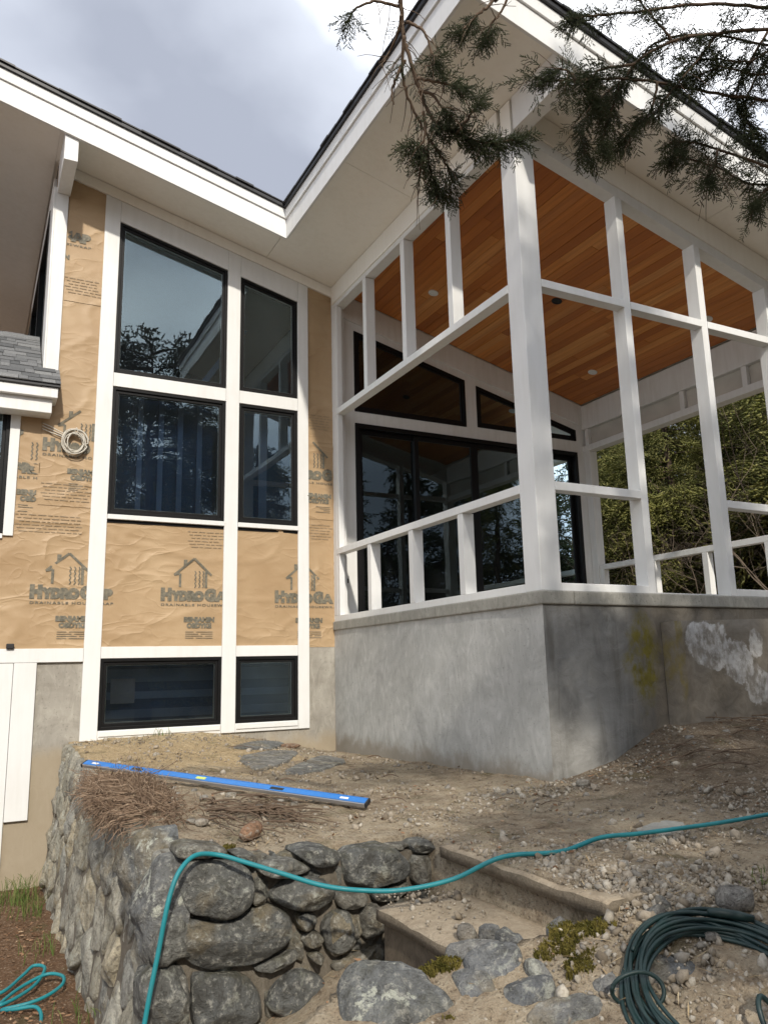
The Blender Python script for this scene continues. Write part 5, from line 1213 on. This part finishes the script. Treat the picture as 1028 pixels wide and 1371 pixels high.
# --- the cedar whose boughs hang into the view; it stands just right of the viewpoint and shades the steps
TB = Vector((-.35, -9.75, gz(-.35, -9.75)))
ced = thing('cedar_tree', 'dark cedar with drooping boughs hanging in front of the porch roof', 'tree', TB)
tk = MB(); tk.tube([TB + Vector((.04 * math.sin(k * 1.7), .05 * math.cos(k * 1.3), -.25 + k * .66)) for k in range(15)], [.19 - .0125 * k for k in range(15)], 10); tk.build('trunk', M['bark'], ced, True)
limb = MB(); pos, dirs, size = [], [], []
for k in range(80):
    h_ = rg.uniform(.6, 8.9); a = rg.uniform(0, 2 * math.pi); Rm = 2.6 * (1 - (h_ / 10.5) ** 4) * rg.uniform(.7, 1.0)
    b0 = np.array(TB) + [0, 0, h_]; d0 = np.array([math.cos(a), math.sin(a), .22]); p = [b0 + d0 * Rm * t + np.array([0, 0, -.34 * Rm * t * t]) for t in np.linspace(0, 1, 7)]
    # keep the crown out of the space between viewpoint and house
    bad = False
    for q in p[3:]:
        rel = np.array(q) - np.array(CAM); dep = rel @ np.array(F_)
        if dep > .15 and abs(rel @ np.array(R_)) < dep * .62 + .35 and (rel @ np.array(U_)) < dep * .80 + .35: bad = True
        if np.linalg.norm(rel) < 1.3: bad = True
    if bad: continue
    limb.tube(p, [.030 * (1 - .8 * t) + .004 for t in np.linspace(0, 1, 7)], 5)
    for j in range(26):
        t = rg.uniform(.22, 1.0); q = b0 + d0 * Rm * t + np.array([0, 0, -.34 * Rm * t * t]) + rg.normal(0, .13, 3); dd = d0 * .7 + rg.normal(0, .65, 3) + [0, 0, -.25]
        pos.append(q); dirs.append(dd); size.append(rg.uniform(.28, .55))
tag(limb.build('limb', M['bark'], ced, True), kind='stuff')
pos = np.array(pos); V, T = spread(COARSE, pos, np.array(dirs), np.array(size), rg)
fast('crown', V, T, M['needle'], ced)
# visible boughs
bg = MB(); pos, dirs, size = [], [], []
conn = {'A0': [(-.4, -9.6, 4.6), (-1.3, -8.6, 3.9), (-2.1, -7.5, 3.0)], 'A11': [(-.5, -9.5, 4.9), (-1.2, -8.4, 3.9), (-1.9, -7.3, 2.7)], 'B0': [(-.35, -9.6, 3.6), (-.2, -8.6, 2.9), (-.3, -7.6, 2.2)], 'B1': [(-.35, -9.6, 3.1), (-.1, -8.5, 2.6), (-.25, -7.4, 2.1)], 'B2': [(-.3, -9.6, 2.6), (.1, -8.4, 2.2), (-.1, -7.3, 1.7)], 'B3': [(-.4, -9.6, 4.2), (-.2, -8.4, 3.4), (-.5, -7.4, 2.5)]}
bare = {'A6': .15, 'A7': .2, 'A10': .15, 'A12': .25, 'A9': .5}
for nm in ('B0', 'B2', 'B5', 'B10'):      # a second layer of boughs close behind the first
    o_ = rg.normal(0, .05, 3) + np.array([.05, .06, .04]); BRANCH[nm + '_'] = [tuple(np.array(p) + o_ + rg.normal(0, .02, 3)) for p in BRANCH[nm]]
for nm, pl in BRANCH.items():
    pl = conn.get(nm, []) + pl; main = nm in conn; sp = smooth_path(pl, 6); N = len(sp)
    sp = [p + Vector(rg.normal(0, .0015, 3)) for p in sp]
    r0_ = .010 if main else .005; bg.tube(sp, [r0_ * (1 - .75 * i / N) + .0014 for i in range(N)], 6)
    n0 = len(conn.get(nm, [])) * 6
    for i in range(max(2, n0), N):
        tt = (i - n0) / max(1, N - n0); pos_i = np.array(sp[i]); d_ = np.array(sp[min(i + 1, N - 1)] - sp[max(i - 1, 0)]); d_ = d_ / (np.linalg.norm(d_) + 1e-9)
        dens = (0.03 if nm[0] == 'A' else .5) * bare.get(nm, 1)
        endc = 1 if (tt > .62 and nm not in ('A7', 'A10', 'A6')) else 0
        if nm == 'A0': dens = .03 if tt < .72 else 1.0
        if nm == 'A1': dens = .04 if tt < .8 else .35
        for _ in range(5 if (nm[0] == 'A' and endc) else 3):
            if rg.random() < dens + .45 * endc:
                dd = d_ * .8 + rg.normal(0, .55, 3) + [0, 0, -.15]; pos.append(pos_i); dirs.append(dd); size.append(rg.uniform(.055, .10) * (1.0 if nm[0] == 'A' else 1.15))
        # bare side twigs
        if rg.random() < .38:
            dd = d_ * .5 + rg.normal(0, .6, 3) + [0, 0, -.2]; dd /= np.linalg.norm(dd); L = rg.uniform(.05, .16); q = [pos_i + dd * L * t + np.array([0, 0, -.3 * L * t * t]) + rg.normal(0, .003, 3) for t in np.linspace(0, 1, 5)]
            bg.tube(q, [.0022 * (1 - .6 * t) for t in np.linspace(0, 1, 5)], 4)
            if rg.random() < (.12 if nm[0] == 'A' else .8): pos.append(q[-2]); dirs.append(dd + rg.normal(0, .3, 3)); size.append(rg.uniform(.05, .10))
tag(bg.build('bough', M['twig'], ced, True), kind='stuff')
V, T = spread(SPRAY, np.array(pos), np.array(dirs), np.array(size), rg)
fast('foliage', V, T, M['needle'], ced)

# --- evergreens beyond the porch and behind the viewpoint
def evergreen(seed, hgt, rad, nfan, mat, base_h=.3, spr=COARSE, fs=(.45, .95)):
    r = np.random.default_rng(seed); root = bpy.data.objects.new('evergreen_tree', None); col.objects.link(root)
    t = MB(); t.tube([(.05 * math.sin(k), .05 * math.cos(k * 1.4), -.3 + (hgt + .2) * k / 9) for k in range(10)], [.16 * (1 - k / 10.5) * hgt / 8 + .012 for k in range(10)], 8); o = t.build('trunk', M['bark'], root, True)
    lb = MB(); p_, d_, s_ = [], [], []
    for k in range(int(nfan / 9)):
        f_ = r.uniform(0, 1) ** 1.15; z = base_h + (hgt - base_h) * f_; R_m = rad * (1 - f_) ** .75 * r.uniform(.7, 1.1) + .12; a = r.uniform(0, 6.283); d0 = np.array([math.cos(a), math.sin(a), .10])
        q = [np.array([0, 0, z]) + d0 * R_m * u + np.array([0, 0, -.30 * R_m * u * u]) for u in np.linspace(0, 1, 5)]
        lb.tube(q, [.022 * (1 - .8 * u) for u in np.linspace(0, 1, 5)], 4)
        for j in range(9):
            u = r.uniform(.2, 1.0); p_.append(np.array([0, 0, z]) + d0 * R_m * u + np.array([0, 0, -.30 * R_m * u * u]) + r.normal(0, .10, 3)); d_.append(d0 + r.normal(0, .5, 3) + [0, 0, -.35]); s_.append(r.uniform(*fs) * (1.15 - .55 * f_))
    tag(lb.build('limb', M['bark'], root, True), kind='stuff')
    V, T = spread(spr, np.array(p_), np.array(d_), np.array(s_), r); fast('crown', V, T, M[mat], root); return root
GR = 'evergreens on the slope beyond the porch'
protos = [evergreen(31, 6.8, 2.1, 1000, 'hemlock', .05, FROND, (.5, 1.1)), evergreen(32, 8.4, 2.3, 1000, 'hemlock', .15, FROND, (.5, 1.1)), evergreen(33, 9.0, 2.3, 800, 'pine', .8)]
spots = [(0, 8.6, -1.2, .2, 1.0), (0, 10.4, 1.2, 1.4, 1.1), (1, 12.6, -1.0, 2.2, 1.0), (0, 9.4, 3.6, 3.1, 1.0), (1, 12.8, 3.4, .7, 1.1), (2, 16.2, 1.4, 4.0, 1.1), (1, 16.5, 6.0, 5.0, 1.15), (2, 12.5, 8.0, 1.0, 1.0), (0, 11.6, -3.4, 2.6, .95), (2, 20, 4.5, 3.3, 1.3), (2, 19.5, -1.5, .4, 1.2), (1, 15.6, -4.2, 5.5, 1.0), (2, 21, 9.5, 2, 1.3), (1, 8.3, 6.4, 2.9, 1.0), (0, 7.6, 1.6, 4.4, .75), (0, 13.6, 1.0, 5.2, 1.05), (1, 10.6, 6.0, 1.9, 1.0), (0, 9.6, -3.0, 3.8, .85)]
used = set()
for (k, x, y, rz, sc) in spots:
    o = protos[k] if k not in used else copy_tree(protos[k]); used.add(k)
    o.location = (x, y, gz(x, y) - .05); o.rotation_euler = (0, 0, rz); o.scale = (sc, sc, sc)
    tag(o, ['yellow green hemlock with foliage to the ground beyond the porch', 'tall hemlock standing on the slope beyond the porch', 'dark pine standing at the back of the wooded slope'][k], 'tree', GR)
for (k, x, y, rz, sc) in ((2, -9.5, -17.5, 1, 1.0), (1, -6.0, -20.5, 2, 1.05), (2, -1.6, -19.5, 3, 1.3), (1, 0.9, -21.5, 1.5, 1.4), (1, 3.4, -20.5, 4, 1.4), (2, 6.0, -21.0, 5, 1.1), (1, 9.2, -20.0, 1.2, 1.1), (2, 12.5, -20.0, 2.2, 1.1), (1, 15.5, -18.0, .3, 1.1), (2, 16.5, -23, 3.9, 1.2), (1, 7.5, -24.5, .8, 1.25), (2, 11, -24.5, 4.4, 1.2), (1, 3.5, -25, 3.6, 1.2), (2, 18.5, -16.5, .7, 1.1), (1, 22, -16.5, 2.7, 1.2), (2, 20.5, -21, 1.7, 1.2), (1, 25, -20.5, 5.1, 1.3), (2, 27, -15, 3.0, 1.2), (1, -13.5, -14, 0, 1.0)):
    o = copy_tree(protos[k]); o.location = (x, y, gz(x, y) - .05); o.rotation_euler = (0, 0, rz); o.scale = (sc, sc, sc)
    tag(o, 'evergreen mirrored in the window glass, standing across the yard', 'tree', 'evergreens across the yard')
# bare shrubs in front of the evergreens
def shrub(seed, hgt):
    r = np.random.default_rng(seed); mb = MB()
    def grow(p, d, L, rad, lev):
        pts = [p]
        for i in range(5):
            d = d + r.normal(0, .13, 3) + [0, 0, .04]; d = d / np.linalg.norm(d); pts.append(pts[-1] + d * L / 5)
        mb.tube(pts, [rad * (1 - .13 * i) for i in range(6)], 5 if lev < 2 else 3, False)
        if lev < 3:
            for k in range(4 if lev < 2 else 3):
                i = r.integers(1, 6); grow(pts[i], d * .7 + r.normal(0, .5, 3), L * r.uniform(.45, .7), rad * .5, lev + 1)
    for k in range(6): grow(np.array([r.normal(0, .12), r.normal(0, .12), -.05]), np.array([r.normal(0, .45), r.normal(0, .45), 1.0]), hgt * r.uniform(.5, .75), .016, 0)
    return mb
n = NT('shrub_bark'); p = n.pos(); n.bsdf(n.mix(n.noise(p, 9, 4), (.10, .075, .055), (.27, .22, .17)), .9, n.bump(n.noise(p, 50, 3), .4, .003), .2); M['shrub'] = n.mat
for k, (x, y, h_) in enumerate(((6.6, -1.3, 3.0), (6.9, .3, 2.3), (7.4, -2.3, 3.2), (6.3, 1.6, 2.2), (8.4, .8, 2.6))):
    o = shrub(60 + k, h_).build('bare_shrub', M['shrub'], None, True); o.location = (x, y, gz(x, y))
    tag(o, 'leafless brown shrub growing right behind the porch', 'shrub', 'bare shrubs behind the porch')
# fallen leaves and low cover on the slope
pt = np.c_[rg.uniform(4.5, 15, 9000), rg.uniform(-5, 9, 9000)]; pt = np.c_[pt, height(pt[:, 0], pt[:, 1])]
V, T = inst(LF_V, LF_F, rand_rot(len(pt), rg) * np.array([1, 1, .4])[None, :, None], rg.uniform(.05, .14, len(pt)), pt + [0, 0, .03])
tag(fast('fallen_leaves', V, T, M['litter']), 'brown fallen leaves covering the slope behind the porch', 'leaves', None, 'stuff')
